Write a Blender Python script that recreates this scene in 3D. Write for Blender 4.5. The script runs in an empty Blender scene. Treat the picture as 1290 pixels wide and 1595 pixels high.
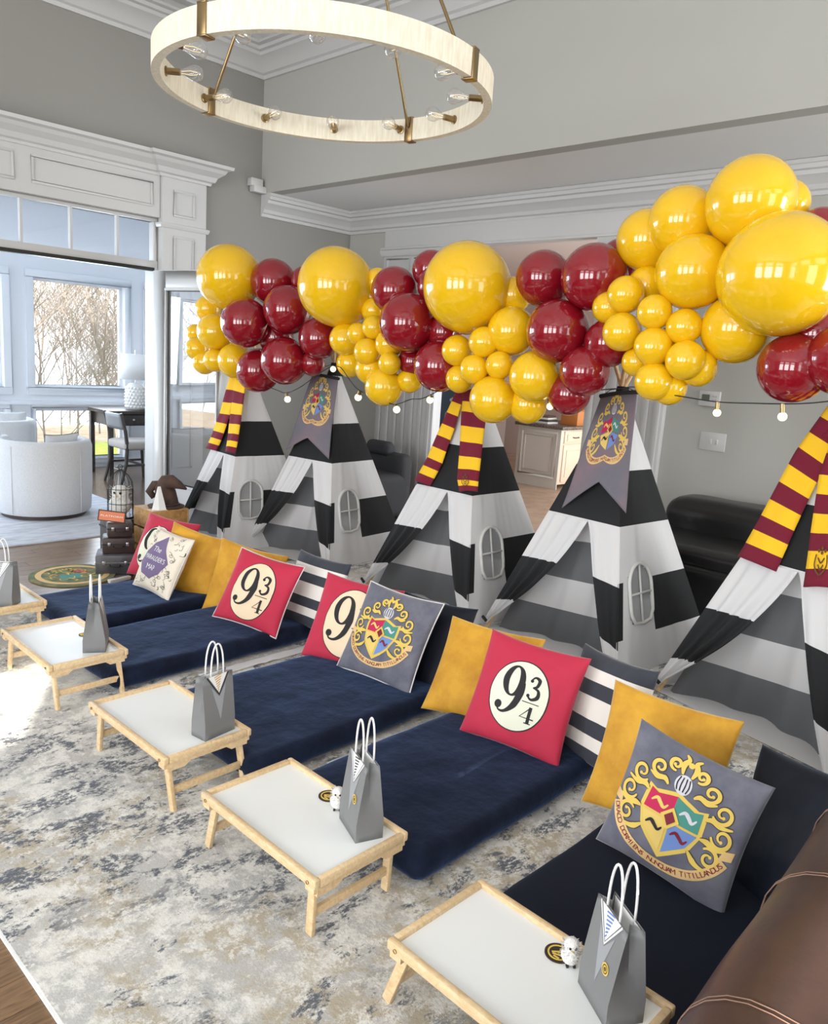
import bpy, bmesh, math, random
from mathutils import Vector, Matrix, noise
from math import sin, cos, pi, radians, sqrt
random.seed(7)
scn = bpy.context.scene
COL = scn.collection

# ------------------------------------------------------------------ camera
F_PX, W_PX, H_PX = 1230.34, 1290.0, 1595.0
YAW, PITCH, ROLL, CAM_H = radians(46.531), radians(11.049), radians(3.879), 1.449
_f = Vector((sin(YAW)*cos(PITCH), cos(YAW)*cos(PITCH), -sin(PITCH)))
_r0 = Vector((cos(YAW), -sin(YAW), 0)); _u0 = _r0.cross(_f)
CR = cos(ROLL)*_r0 + sin(ROLL)*_u0
CU = -sin(ROLL)*_r0 + cos(ROLL)*_u0
CF = _f
CAM = Vector((0, 0, CAM_H))
cd = bpy.data.cameras.new('camera'); cam = bpy.data.objects.new('camera', cd); COL.objects.link(cam)
cd.sensor_fit = 'HORIZONTAL'; cd.sensor_width = 36.0; cd.lens = 36.0*F_PX/W_PX
cd.clip_start = 0.02; cd.clip_end = 300
cam.matrix_world = Matrix(((CR.x, CU.x, -CF.x, 0), (CR.y, CU.y, -CF.y, 0), (CR.z, CU.z, -CF.z, CAM_H), (0, 0, 0, 1)))
scn.camera = cam

# ------------------------------------------------------------------ world, sun, window and fill light, exposure
vs = scn.view_settings
vs.view_transform = 'Standard'; vs.look = 'None'; vs.gamma = 1.0; vs.use_curve_mapping = False
vs.exposure = 0.50
world = bpy.data.worlds.new('sky'); scn.world = world; world.use_nodes = True
bg = world.node_tree.nodes['Background']
bg.inputs[0].default_value = (0.86, 0.93, 1.0, 1); bg.inputs[1].default_value = 3.6

def lamp(name, kind, loc, direction, energy, color=(1, 1, 1), size=None, spread=None):
    l = bpy.data.lights.new(name, kind); l.energy = energy; l.color = color
    o = bpy.data.objects.new(name, l); COL.objects.link(o); o.location = loc
    o.rotation_euler = Vector(direction).to_track_quat('-Z', 'Y').to_euler()
    if kind == 'AREA':
        l.shape = 'RECTANGLE'; l.size, l.size_y = size
        if spread: l.spread = spread
    return o
SUN_DIR = Vector((0.54*cos(radians(18)), 0.84*cos(radians(18)), -sin(radians(18))))
sun = lamp('sun', 'SUN', (0, -5, 6), SUN_DIR, 10.0, (1.0, 0.93, 0.82)); sun.data.angle = radians(0.35)
DAY = (0.975, 0.985, 1.0)
for yy in (-0.9, 1.3, 3.5):                                  # tall windows in the wall on the left of the camera
    lamp('window_fill_light', 'AREA', (-3.95, yy, 1.55), (1, 0, 0.0), 80, DAY, (1.5, 2.3))
    lamp('window_fill_light', 'AREA', (-3.95, yy, 3.3), (1, 0, -0.1), 8, DAY, (1.5, 0.6))  # added fill lamps higher up, lighting the top of the right wall
for xx in (-1.95, 1.9):                                      # windows behind the camera
    lamp('window_fill_light', 'AREA', (xx, -2.95, 1.6), (0, 1, 0.0), 24, DAY, (1.3, 2.2))
lamp('window_fill_light', 'AREA', (4.75, -2.95, 1.45), (0, 1, 0.0), 100, DAY, (1.1, 2.1))  # added fill lamp for the right-hand nook; no known window there
for xx in (-1.8, 0.6, 3.0):                                  # added fill lamps high on the wall behind; no windows there
    lamp('window_fill_light', 'AREA', (xx, -2.95, 3.2), (0, 1, -0.1), 5, DAY, (1.6, 0.7))
for xx in (0.7, 2.2, 3.75):                                  # sunroom windows
    lamp('window_fill_light', 'AREA', (xx, 8.62, 1.45), (0, -1, -0.05), 22, (0.74, 0.87, 1.0), (1.0, 1.1))
lamp('window_fill_light', 'AREA', (-0.85, 7.2, 1.4), (1, 0, -0.1), 34, (0.76, 0.88, 1.0), (1.0, 1.6))  # added fill lamp on the solid left wall of the sunroom
lamp('kitchen_fill_light', 'AREA', (7.2, 2.7, 2.55), (0.1, 0.25, -1), 10, (1.0, 0.92, 0.84), (1.2, 1.2))  # area light added for the kitchen, kept out of view

def ray(px, py):
    return CF + CR*((px-W_PX/2)/F_PX) - CU*((py-H_PX/2)/F_PX)
def at(px, py, x=None, y=None, z=None):
    d = ray(px, py)
    if x is not None: t = x/d.x
    elif y is not None: t = y/d.y
    else: t = (z-CAM_H)/d.z
    return CAM + d*t
def on_plane(px, py, p0, n):
    d = ray(px, py); return CAM + d*((p0-CAM).dot(n)/d.dot(n))
def depth(p): return (Vector(p)-CAM).dot(CF)

# ------------------------------------------------------------------ materials
MATS = {}
def mat(name, base, rough=0.5, metal=0.0, noise_=None, bump=None, sheen=0.0, sheen_tint=(1, 1, 1), coat=0.0,
        spec=0.5, emit=None, transl=0.0, wood=None, stretch=(1, 1, 1), sss=0.0, alpha=1.0):
    if name in MATS: return MATS[name]
    m = bpy.data.materials.new(name); m.use_nodes = True; nt = m.node_tree; N = nt.nodes; L = nt.links
    b = N['Principled BSDF']; out = N['Material Output']
    b.inputs['Base Color'].default_value = (*base, 1); b.inputs['Roughness'].default_value = rough
    b.inputs['Metallic'].default_value = metal; b.inputs['Specular IOR Level'].default_value = spec
    b.inputs['Sheen Weight'].default_value = sheen; b.inputs['Sheen Tint'].default_value = (*sheen_tint, 1)
    b.inputs['Sheen Roughness'].default_value = 0.4
    b.inputs['Coat Weight'].default_value = coat; b.inputs['Coat Roughness'].default_value = 0.03
    if sss: b.inputs['Subsurface Weight'].default_value = sss; b.inputs['Subsurface Radius'].default_value = (.05, .03, .01); b.inputs['Subsurface Scale'].default_value = .1
    if emit: b.inputs['Emission Color'].default_value = (*emit[0], 1); b.inputs['Emission Strength'].default_value = emit[1]
    if noise_ or bump or wood:
        tc = N.new('ShaderNodeTexCoord'); mp = N.new('ShaderNodeMapping'); L.new(tc.outputs['Object'], mp.inputs[0])
        mp.inputs['Scale'].default_value = stretch
    if noise_:
        sc, c2, lo, hi = noise_
        nz = N.new('ShaderNodeTexNoise'); nz.inputs['Scale'].default_value = sc; nz.inputs['Detail'].default_value = 6; nz.inputs['Roughness'].default_value = .6
        L.new(mp.outputs[0], nz.inputs['Vector'])
        rp = N.new('ShaderNodeMapRange'); rp.inputs[1].default_value = lo; rp.inputs[2].default_value = hi; L.new(nz.outputs[0], rp.inputs[0])
        mx = N.new('ShaderNodeMix'); mx.data_type = 'RGBA'; mx.inputs[6].default_value = (*base, 1); mx.inputs[7].default_value = (*c2, 1)
        L.new(rp.outputs[0], mx.inputs[0]); L.new(mx.outputs[2], b.inputs['Base Color'])
    if bump:
        nb = N.new('ShaderNodeTexNoise'); nb.inputs['Scale'].default_value = bump[0]; nb.inputs['Detail'].default_value = 3
        L.new(mp.outputs[0], nb.inputs['Vector'])
        bp = N.new('ShaderNodeBump'); bp.inputs['Strength'].default_value = bump[1]; bp.inputs['Distance'].default_value = bump[2] if len(bump) > 2 else .004
        L.new(nb.outputs[0], bp.inputs['Height']); L.new(bp.outputs[0], b.inputs['Normal'])
    surf = b.outputs[0]
    if transl:
        tr = N.new('ShaderNodeBsdfTranslucent'); tr.inputs[0].default_value = (*base, 1)
        ms = N.new('ShaderNodeMixShader'); ms.inputs[0].default_value = transl
        L.new(surf, ms.inputs[1]); L.new(tr.outputs[0], ms.inputs[2]); surf = ms.outputs[0]
    if alpha < 1:
        tp = N.new('ShaderNodeBsdfTransparent'); ms = N.new('ShaderNodeMixShader'); ms.inputs[0].default_value = alpha
        L.new(tp.outputs[0], ms.inputs[1]); L.new(surf, ms.inputs[2]); surf = ms.outputs[0]
    if surf is not b.outputs[0]: L.new(surf, out.inputs[0])
    MATS[name] = m; return m
def glass(name, refl=0.1, tint=(1, 1, 1), rough=0.0):
    if name in MATS: return MATS[name]
    m = bpy.data.materials.new(name); m.use_nodes = True; nt = m.node_tree; N = nt.nodes; L = nt.links
    N.remove(N['Principled BSDF']); out = N['Material Output']
    t = N.new('ShaderNodeBsdfTransparent'); t.inputs[0].default_value = (*tint, 1)
    g = N.new('ShaderNodeBsdfGlossy'); g.inputs['Roughness'].default_value = rough
    fr = N.new('ShaderNodeLayerWeight'); fr.inputs[0].default_value = .5
    pw = N.new('ShaderNodeMath'); pw.operation = 'POWER'; pw.inputs[1].default_value = 3.0; L.new(fr.outputs['Facing'], pw.inputs[0])
    ma = N.new('ShaderNodeMath'); ma.operation = 'MULTIPLY_ADD'; ma.inputs[1].default_value = .6; ma.inputs[2].default_value = refl; L.new(pw.outputs[0], ma.inputs[0])
    ms = N.new('ShaderNodeMixShader'); L.new(ma.outputs[0], ms.inputs[0])
    L.new(t.outputs[0], ms.inputs[1]); L.new(g.outputs[0], ms.inputs[2]); L.new(ms.outputs[0], out.inputs[0])
    MATS[name] = m; return m
def wood_mat(name, c1, c2, rough, scale, stretch, coat=0.0):
    if name in MATS: return MATS[name]
    m = mat(name, c1, rough, coat=coat); nt = m.node_tree; N = nt.nodes; L = nt.links; b = N['Principled BSDF']
    tc = N.new('ShaderNodeTexCoord'); mp = N.new('ShaderNodeMapping'); L.new(tc.outputs['Object'], mp.inputs[0]); mp.inputs['Scale'].default_value = stretch
    n1 = N.new('ShaderNodeTexNoise'); n1.inputs['Scale'].default_value = scale; n1.inputs['Detail'].default_value = 7; n1.inputs['Distortion'].default_value = .8
    L.new(mp.outputs[0], n1.inputs['Vector'])
    oi = N.new('ShaderNodeObjectInfo'); ad = N.new('ShaderNodeMath'); ad.operation = 'MULTIPLY_ADD'; ad.inputs[1].default_value = .35; L.new(oi.outputs['Random'], ad.inputs[0])
    rp = N.new('ShaderNodeMapRange'); rp.inputs[1].default_value = .33; rp.inputs[2].default_value = .68; L.new(n1.outputs[0], rp.inputs[0]); L.new(rp.outputs[0], ad.inputs[2])
    sb = N.new('ShaderNodeMath'); sb.operation = 'SUBTRACT'; sb.inputs[1].default_value = .17; sb.use_clamp = True; L.new(ad.outputs[0], sb.inputs[0])
    mx = N.new('ShaderNodeMix'); mx.data_type = 'RGBA'; mx.inputs[6].default_value = (*c1, 1); mx.inputs[7].default_value = (*c2, 1)
    L.new(sb.outputs[0], mx.inputs[0]); L.new(mx.outputs[2], b.inputs['Base Color'])
    return m
def srgb(r, g, b):
    return tuple(((c/255)/12.92 if c/255 <= .04045 else (((c/255)+.055)/1.055)**2.4) for c in (r, g, b))

WALL = mat('grey_wall_paint_shaded', srgb(152, 150, 145), .75, bump=(180, .05, .001))  # same paint as the right walls, darkened for the shade on this wall
WALL2 = mat('grey_wall_paint_lit', srgb(182, 182, 176), .75, bump=(180, .05, .001))  # lit copy of the wall paint, lightness put into the colour
WHITE = mat('white_trim_paint', (.60, .60, .595), .38)
CEIL = mat('ceiling_paint', (.84, .84, .83), .8)
SUNWALL = mat('sunroom_white_paint', (.78, .81, .86), .5)
FLOORW = wood_mat('oak_floor', srgb(140, 110, 80), srgb(92, 70, 50), .28, 9, (1.2, 14, 1))
SUNFLOOR = wood_mat('dark_floor', srgb(120, 100, 84), srgb(80, 64, 54), .22, 9, (1.2, 14, 1))
BEECH = wood_mat('pale_wood', srgb(229, 204, 164), srgb(210, 178, 132), .42, 14, (6, 3, 6))
LAMINATE = mat('white_laminate', (.86, .88, .87), .22)
BRASS = mat('antique_brass', srgb(150, 128, 92), .3, 1.0)
BLACKM = mat('black_metal', (.012, .012, .013), .4)
LINEN = mat('cream_linen', srgb(238, 231, 212), .85, noise_=(90, srgb(222, 212, 190), .35, .65), bump=(300, .3, .002), stretch=(1, 1, .15))
TWHITE = mat('white_tent_cotton', (.86, .86, .87), .9, transl=.28, bump=(70, .15, .003))
TBLACK = mat('black_tent_cotton', (.014, .015, .017), .85, transl=.12, bump=(70, .15, .003))
TMESH = mat('tent_window_mesh', (.46, .47, .48), .9, alpha=.7)
LINK = mat('sheer_charcoal_lining', srgb(128, 130, 134), .9, transl=.35, bump=(70, .15, .003))
TFRAME = mat('tent_window_tape', (.62, .62, .60), .8)
RED_F = mat('raspberry_pillow_fabric', srgb(188, 38, 68), .75, sheen=.25, bump=(40, .2, .004))
MUST = mat('mustard_velvet', srgb(214, 160, 44), .7, sheen=.7, sheen_tint=(1, .85, .5), noise_=(9, srgb(186, 130, 26), .4, .7), bump=(30, .2, .004))
NAVY = mat('navy_plush', (.0022, .0045, .0150), .85, spec=.2, sheen=.42, sheen_tint=(.25, .42, .85), noise_=(6, (.010, .017, .044), .45, .75), bump=(16, .5, .01))
NAVYF = mat('navy_flat_fabric', (.0075, .0105, .020), .9, spec=.2, sheen=.10, sheen_tint=(.4, .5, .8), bump=(220, .2, .002))
NAVYP = mat('navy_velvet', (.0030, .0050, .012), .6, spec=.3, sheen=.2, sheen_tint=(.4, .6, .8), bump=(12, .4, .008))
GREYV = mat('grey_velvet', srgb(112, 113, 124), .8, sheen=.5, noise_=(10, srgb(82, 84, 100), .35, .7), bump=(24, .2, .004))
CREAM = mat('cream_print', srgb(236, 214, 182), .8)
CREAM2 = mat('pale_cream_print', srgb(230, 232, 212), .8)
INK = mat('black_ink', srgb(38, 36, 38), .8)
GOLDP = mat('gold_print', srgb(222, 192, 92), .75)
CRIM = mat('crimson_print', srgb(190, 30, 80), .75)
TEAL = mat('teal_print', srgb(70, 140, 128), .75)
BLUEP = mat('blue_print', srgb(110, 140, 200), .75)
YELP = mat('straw_print', srgb(226, 196, 110), .75)
SILV = mat('silver_print', srgb(205, 205, 212), .7)
MAROONP = mat('maroon_print', srgb(120, 24, 44), .75)
PARCH = mat('ribbon_print', srgb(224, 188, 130), .75)
STRW = mat('ivory_stripe_fabric', srgb(232, 228, 220), .8, bump=(40, .2, .004))
STRN = mat('charcoal_stripe_fabric', srgb(52, 56, 66), .8, sheen=.3, bump=(40, .2, .004))
SC_M = mat('maroon_knit', srgb(116, 18, 44), .9, bump=(160, .4, .003))
SC_Y = mat('gold_knit', srgb(246, 196, 36), .9, bump=(160, .4, .003))
BAGG = mat('grey_kraft_paper', srgb(120, 121, 122), .5)
PAPERW = mat('white_paper', (.80, .80, .79), .7)
LEATHER = mat('brown_leather', srgb(78, 56, 48), .36, noise_=(6, srgb(58, 42, 40), .35, .7), bump=(60, .15, .003))
LEATHK = mat('black_leather', (.012, .012, .013), .32, bump=(30, .25, .006))
YB = mat('yellow_latex', srgb(240, 193, 22), .12, coat=.6, sss=.25)
MB_ = mat('maroon_latex', srgb(140, 18, 32), .10, coat=.8)

# ------------------------------------------------------------------ mesh builder
class MB:
    def __init__(s, xf=None): s.v = []; s.f = []; s.m = []; s.xf = xf
    def add(s, vs_, fs, mi=0):
        o = len(s.v)
        s.v += [Vector(p) for p in vs_]
        for k, f in enumerate(fs):
            s.f.append([i+o for i in f]); s.m.append(mi[k] if isinstance(mi, (list, tuple)) else mi)
        return s
    def box(s, c, d, mi=0, rz=0.0, R=None):
        x, y, z = d[0]/2, d[1]/2, d[2]/2
        P = [Vector(p) for p in ((-x, -y, -z), (x, -y, -z), (x, y, -z), (-x, y, -z), (-x, -y, z), (x, -y, z), (x, y, z), (-x, y, z))]
        if rz: R = Matrix.Rotation(rz, 3, 'Z')
        if R is not None: P = [R @ p for p in P]
        c = Vector(c)
        return s.add([p+c for p in P], [(3, 2, 1, 0), (4, 5, 6, 7), (0, 1, 5, 4), (1, 2, 6, 5), (2, 3, 7, 6), (3, 0, 4, 7)], mi)
    def bb(s, a, b, mi=0):
        a = Vector(a); b = Vector(b); return s.box((a+b)/2, [abs(x) for x in (b-a)], mi)
    def hexa(s, q0, q1, mi=0):
        return s.add(list(q0)+list(q1), [(3, 2, 1, 0), (4, 5, 6, 7), (0, 1, 5, 4), (1, 2, 6, 5), (2, 3, 7, 6), (3, 0, 4, 7)], mi)
    def bar(s, a, b, w, h, up=(0, 0, 1), mi=0):
        a = Vector(a); b = Vector(b); d = (b-a).normalized(); up = Vector(up)
        r = d.cross(up).normalized(); u = r.cross(d)
        q = [(-1, -1), (1, -1), (1, 1), (-1, 1)]
        return s.hexa([a+r*(w/2*i)+u*(h/2*j) for i, j in q], [b+r*(w/2*i)+u*(h/2*j) for i, j in q], mi)
    def tube(s, path, r, n=8, mi=0, closed=False, caps=True):
        path = [Vector(p) for p in path]; N = len(path)
        rs = r if isinstance(r, (list, tuple)) else [r]*N
        prev = None; rings = []
        for i, p in enumerate(path):
            a = path[(i-1) % N] if (closed or i > 0) else p
            b = path[(i+1) % N] if (closed or i < N-1) else p
            t = (b-a).normalized()
            if prev is None:
                ref = Vector((0, 0, 1)) if abs(t.z) < .9 else Vector((1, 0, 0))
                nrm = t.cross(ref).normalized()
            else:
                nrm = (prev - t*prev.dot(t)).normalized()
            prev = nrm; bn = t.cross(nrm)
            rings.append([p+(nrm*cos(2*pi*k/n)+bn*sin(2*pi*k/n))*rs[i] for k in range(n)])
        V = [q for R_ in rings for q in R_]; Fs = []
        for i in range(N if closed else N-1):
            j = (i+1) % N
            for k in range(n): Fs.append((i*n+k, i*n+(k+1) % n, j*n+(k+1) % n, j*n+k))
        if caps and not closed:
            Fs.append(tuple(range(n-1, -1, -1))); Fs.append(tuple((N-1)*n+k for k in range(n)))
        return s.add(V, Fs, mi)
    def lathe(s, prof, c, n=24, mi=0, R=None, a0=0, a1=2*pi):
        c = Vector(c); V = []; Fs = []; full = abs(a1-a0-2*pi) < 1e-6; na = n if full else n+1
        for r, z in prof:
            for k in range(na):
                a = a0+(a1-a0)*k/n; p = Vector((r*cos(a), r*sin(a), z))
                if R is not None: p = R @ p
                V.append(c+p)
        for i in range(len(prof)-1):
            for k in range(n):
                k2 = (k+1) % na
                Fs.append((i*na+k, i*na+k2, (i+1)*na+k2, (i+1)*na+k))
        return s.add(V, Fs, mi)
    def grid(s, fn, nu, nv, mi=0, skip=None):
        V = [fn(i/nu, j/nv) for j in range(nv+1) for i in range(nu+1)]; Fs = []; ms = []
        for j in range(nv):
            for i in range(nu):
                if skip and skip((i+.5)/nu, (j+.5)/nv): continue
                a = j*(nu+1)+i; Fs.append((a, a+1, a+nu+2, a+nu+1)); ms.append(mi(i, j) if callable(mi) else mi)
        return s.add(V, Fs, ms)
    def ring(s, cx_, path, prof, mi=0): pass
    def rbox(s, c, d, r, n=6, mi=0, bump=None):
        c = Vector(c); hx = [x/2 for x in d]
        for ax in range(3):
            for sg in (-1, 1):
                u, v = (ax+1) % 3, (ax+2) % 3
                def fn(a, b):
                    p = [0, 0, 0]; p[ax] = sg*hx[ax]
                    a_, b_ = (a, b) if sg > 0 else (b, a)
                    def den(t, h): # denser near edges
                        e = min(r/h, .5); m = (n-2*3)
                        return t
                    p[u] = (2*a_-1)*hx[u]; p[v] = (2*b_-1)*hx[v]
                    rr = min(r, *hx)
                    q = Vector([max(-hx[k]+rr, min(hx[k]-rr, p[k])) for k in range(3)])
                    dd = Vector(p)-q
                    if dd.length < 1e-9: dd = Vector([sg if k == ax else 0 for k in range(3)])
                    out = q+dd.normalized()*rr
                    if bump: out += dd.normalized()*bump(c+out)
                    return c+out
                s.grid(fn, n, n, mi)
        return s
    def sweep(s, path, prof, mi=0, side=1):
        """extrude profile (d,z) along a 2-D polyline with mitres; d is measured to the left (side=1) of travel"""
        P = [Vector((p[0], p[1])) for p in path]; rows = []
        for i, p in enumerate(P):
            ns = []
            if i > 0: t = (P[i]-P[i-1]).normalized(); ns.append(Vector((-t.y, t.x))*side)
            if i < len(P)-1: t = (P[i+1]-P[i]).normalized(); ns.append(Vector((-t.y, t.x))*side)
            if len(ns) == 2:
                m = (ns[0]+ns[1]); m = m/(1+ns[0].dot(ns[1]))
            else: m = ns[0]
            rows.append([Vector((p.x+m.x*d, p.y+m.y*d, z)) for d, z in prof])
        n = len(prof); V = [q for r_ in rows for q in r_]; Fs = []
        for i in range(len(rows)-1):
            for k in range(n):
                k2 = (k+1) % n; Fs.append((i*n+k, (i+1)*n+k, (i+1)*n+k2, i*n+k2))
        Fs.append(tuple(range(n))); Fs.append(tuple((len(rows)-1)*n+k for k in range(n-1, -1, -1)))
        return s.add(V, Fs, mi)

def obj(name, mb, mats, parent=None, smooth=35, bevel=0, merge=True, fixn=True, solid=0):
    me = bpy.data.meshes.new(name)
    V = mb.v if mb.xf is None else [mb.xf @ p for p in mb.v]
    me.from_pydata([tuple(p) for p in V], [], mb.f)
    mats = mats if isinstance(mats, (list, tuple)) else [mats]
    for m in mats: me.materials.append(m)
    if len(mats) > 1: me.polygons.foreach_set('material_index', mb.m)
    if merge or bevel or fixn:
        bm = bmesh.new(); bm.from_mesh(me)
        if merge: bmesh.ops.remove_doubles(bm, verts=bm.verts, dist=1e-5)
        if fixn: bmesh.ops.recalc_face_normals(bm, faces=bm.faces)
        if bevel:
            es = [e for e in bm.edges if len(e.link_faces) == 2 and e.calc_face_angle(0) > .6]
            bmesh.ops.bevel(bm, geom=es, offset=bevel, segments=2, affect='EDGES', profile=.5)
        bm.to_mesh(me); bm.free()
    if smooth is not None:
        me.polygons.foreach_set('use_smooth', [True]*len(me.polygons))
        if smooth < 180: me.set_sharp_from_angle(angle=radians(smooth))
    o = bpy.data.objects.new(name, me); COL.objects.link(o)
    if solid:
        md = o.modifiers.new('thickness', 'SOLIDIFY'); md.thickness = solid; md.offset = 0
    if parent is not None: attach(o, parent)
    return o
def attach(o, parent):
    o.parent = parent
    if parent.type == 'EMPTY': o.matrix_parent_inverse = Matrix.Translation(-Vector(parent.location))
    return o
def tag(o, label, cat, group=None, kind=None):
    o['label'] = label; o['category'] = cat
    if group: o['group'] = group
    if kind: o['kind'] = kind
    return o
def thing(name, label, cat, loc=(0, 0, 0), group=None):
    o = bpy.data.objects.new(name, None); COL.objects.link(o); o.location = loc; o.empty_display_size = .05
    return tag(o, label, cat, group)
def struct(name, mb, mats, parent=None, **k):
    o = obj(name, mb, mats, parent, **k)
    if parent is None: o['kind'] = 'structure'
    return o

# ================================================================== THE ROOM
YL, XU, XR, ZS, ZC = 6.30, 4.37, 5.45, 2.80, 3.95
def cells(mb, axis, p0, p1, a0, a1, z0, z1, holes, mi=0):
    """a wall slab (normal along axis) with rectangular holes (a0,a1,z0,z1)"""
    A = sorted({a0, a1, *[h[0] for h in holes], *[h[1] for h in holes]}); A = [a for a in A if a0 <= a <= a1]
    Z = sorted({z0, z1, *[h[2] for h in holes], *[h[3] for h in holes]}); Z = [z for z in Z if z0 <= z <= z1]
    for i in range(len(A)-1):
        for j in range(len(Z)-1):
            ca, cz = (A[i]+A[i+1])/2, (Z[j]+Z[j+1])/2
            if any(h[0] < ca < h[1] and h[2] < cz < h[3] for h in holes): continue
            if axis == 'y': mb.bb((A[i], p0, Z[j]), (A[i+1], p1, Z[j+1]), mi)
            else: mb.bb((p0, A[i], Z[j]), (p1, A[i+1], Z[j+1]), mi)
    return mb
TR_X1 = 3.367
# floor slabs
m = MB(); m.bb((-4.1, -3.1, -.06), (XR, YL+.15, -.010)); floor = struct('floor', m, mat('floor_gap', srgb(60, 42, 30), .6))
m = MB(); m.bb((-1.1, YL+.15, -.06), (5.4, 8.8, -.010)); floor2 = struct('floor', m, mat('floor_gap_dark', srgb(50, 42, 38), .6))
m = MB(); m.bb((XR, 2.0, -.06), (11, 8.2, 0.0)); struct('floor', m, mat('kitchen_tile', srgb(186, 160, 138), .35, noise_=(6, srgb(166, 140, 118), .4, .6)))
PW = .095
def planks(x0, x1, y0, y1, par, material, seg=1.25):
    y = y0; k = 0
    while y < y1:
        x = x0 - random.random()*seg*.8; 
        while x < x1:
            L_ = seg*(.7+.6*random.random()); a, b = max(x, x0), min(x+L_, x1)
            if b-a > .05:
                q = MB(); q.bb((a+.001, y+.0008, -.010), (b-.001, y+PW-.0008, 0.0)); obj('plank', q, material, par, smooth=None)
            x += L_
        y += PW; k += 1
planks(-.5, .64, 1.1, 2.1, floor, FLOORW)
planks(.9, 3.7, 4.28, YL+.15, floor, FLOORW, 1.5)
planks(1.7, 5.3, YL+.15, 8.69, floor2, SUNFLOOR, 1.7)

# walls
m = MB(); cells(m, 'y', YL, YL+.15, -4.1, XR+.15, 0, ZC, [(.7, TR_X1, 0, 2.42)]); struct('wall_left', m, WALL)
m = MB(); cells(m, 'x', XR, XR+.15, -3, YL, 0, ZS, [(3.361, 5.12, 0, 2.445)]); struct('wall_right', m, WALL2)
m = MB(); m.bb((XU, -3, ZS), (XU+.12, YL, ZC)); struct('wall_upper_right', m, WALL2)
m = MB(); m.bb((XU+.12, -3, ZS+.002), (XR+.15, YL, ZS+.1)); struct('ceiling', m, CEIL)
m = MB(); m.bb((-4.1, -3.1, ZC), (XR+.15, YL+.15, ZC+.1)); struct('ceiling', m, CEIL)
m = MB(); cells(m, 'y', -3.15, -3.0, -4.1, XR+.15, 0, ZC, [(-1.12, -.66, 1.800, 1.895), (-1.12, -.66, 1.690, 1.776), (-3.15, -2.75, 2.25, 2.56)]); struct('wall_back', m, WALL2)  # slots in this unseen wall are shaped to throw the sun streaks
m = MB(); m.bb((-4.15, -3, 0), (-4.0, YL, ZC)); struct('wall_side', m, WALL2)
# unseen window frames with added shade panels on solid wall, behind the area lights
wn = 20
for yy in (-.9, 1.3, 3.5):
    m = MB(); x = -4.0
    for a, b in (((yy-.83, .32), (yy+.83, .40)), ((yy-.83, 2.70), (yy+.83, 2.78)), ((yy-.83, .32), (yy-.75, 2.78)), ((yy+.75, .32), (yy+.83, 2.78)), ((yy-.02, .4), (yy+.02, 2.7))):
        m.bb((x, a[0], a[1]), (x+.04, b[0], b[1]))
    o = struct('window_%d' % wn, m, WHITE); wn += 1
    q = MB(); q.bb((x, yy-.75, .40), (x+.012, yy+.75, 2.70)); obj('added_shade_panel', q, PAPERW, o)
for xx in (-1.95, 1.9, 4.6):  # rightmost one made up to go with the added fill lamp
    m = MB(); y = -3.0
    for a, b in (((xx-.73, .42), (xx+.73, .5)), ((xx-.73, 2.7), (xx+.73, 2.78)), ((xx-.73, .42), (xx-.65, 2.78)), ((xx+.65, .42), (xx+.73, 2.78)), ((xx-.02, .5), (xx+.02, 2.7))):
        m.bb((a[0], y, a[1]), (b[0], y+.04, b[1]))
    o = struct('window_%d' % wn, m, WHITE); wn += 1
    q = MB(); q.bb((xx-.65, y, .5), (xx+.65, y+.012, 2.7)); obj('added_shade_panel', q, PAPERW, o)
# crowns
cp = [(0, 3.737), (.022, 3.737), (.028, 3.765), (.05, 3.775), (.07, 3.81), (.11, 3.85), (.15, 3.87), (.155, 3.895), (.185, 3.90), (.19, 3.925), (.23, 3.93), (.23, 3.949), (0, 3.949)]
m = MB(); m.sweep([(-4, YL), (XU, YL), (XU, -3)], cp, side=-1); struct('trim_1', m, WHITE, smooth=20)
m = MB(); m.sweep([(-4, YL), (XU, YL), (XU, -3)], [(.36, 3.93), (.38, 3.925), (.43, 3.925), (.45, 3.93), (.45, 3.949), (.36, 3.949)], side=-1); struct('trim_2', m, WHITE, smooth=20)
np_ = [(0, 2.605), (.018, 2.605), (.022, 2.63), (.04, 2.638), (.05, 2.665), (.08, 2.70), (.105, 2.715), (.11, 2.74), (.135, 2.745), (.14, 2.77), (.15, 2.775), (.15, 2.799), (0, 2.799)]
m = MB(); m.sweep([(XU, YL), (XR, YL), (XR, -3)], np_, side=-1); struct('trim_3', m, WHITE, smooth=20)
# baseboards
m = MB(); m.sweep([(TR_X1+.41, YL), (XR, YL), (XR, 5.76)], [(0, 0), (.02, 0), (.02, .1), (.012, .12), (0, .12)], side=-1); struct('baseboard_left', m, WHITE)
m = MB(); m.sweep([(XR, 2.70), (XR, -3)], [(0, 0), (.02, 0), (.02, .1), (.012, .12), (0, .12)], side=-1); struct('baseboard_right', m, WHITE)

def frame_bars(mb, a, b, axis, pos, w=.018, t=.012, sgn=-1):
    (a0, z0), (a1, z1) = a, b
    for (p, q) in (((a0, z0), (a1, z0+w)), ((a0, z1-w), (a1, z1)), ((a0, z0+w), (a0+w, z1-w)), ((a1-w, z0+w), (a1, z1-w))):
        if axis == 'y': mb.bb((p[0], pos, p[1]), (q[0], pos+sgn*t, q[1]))
        else: mb.bb((pos, p[0], p[1]), (pos+sgn*t, q[0], q[1]))
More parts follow.
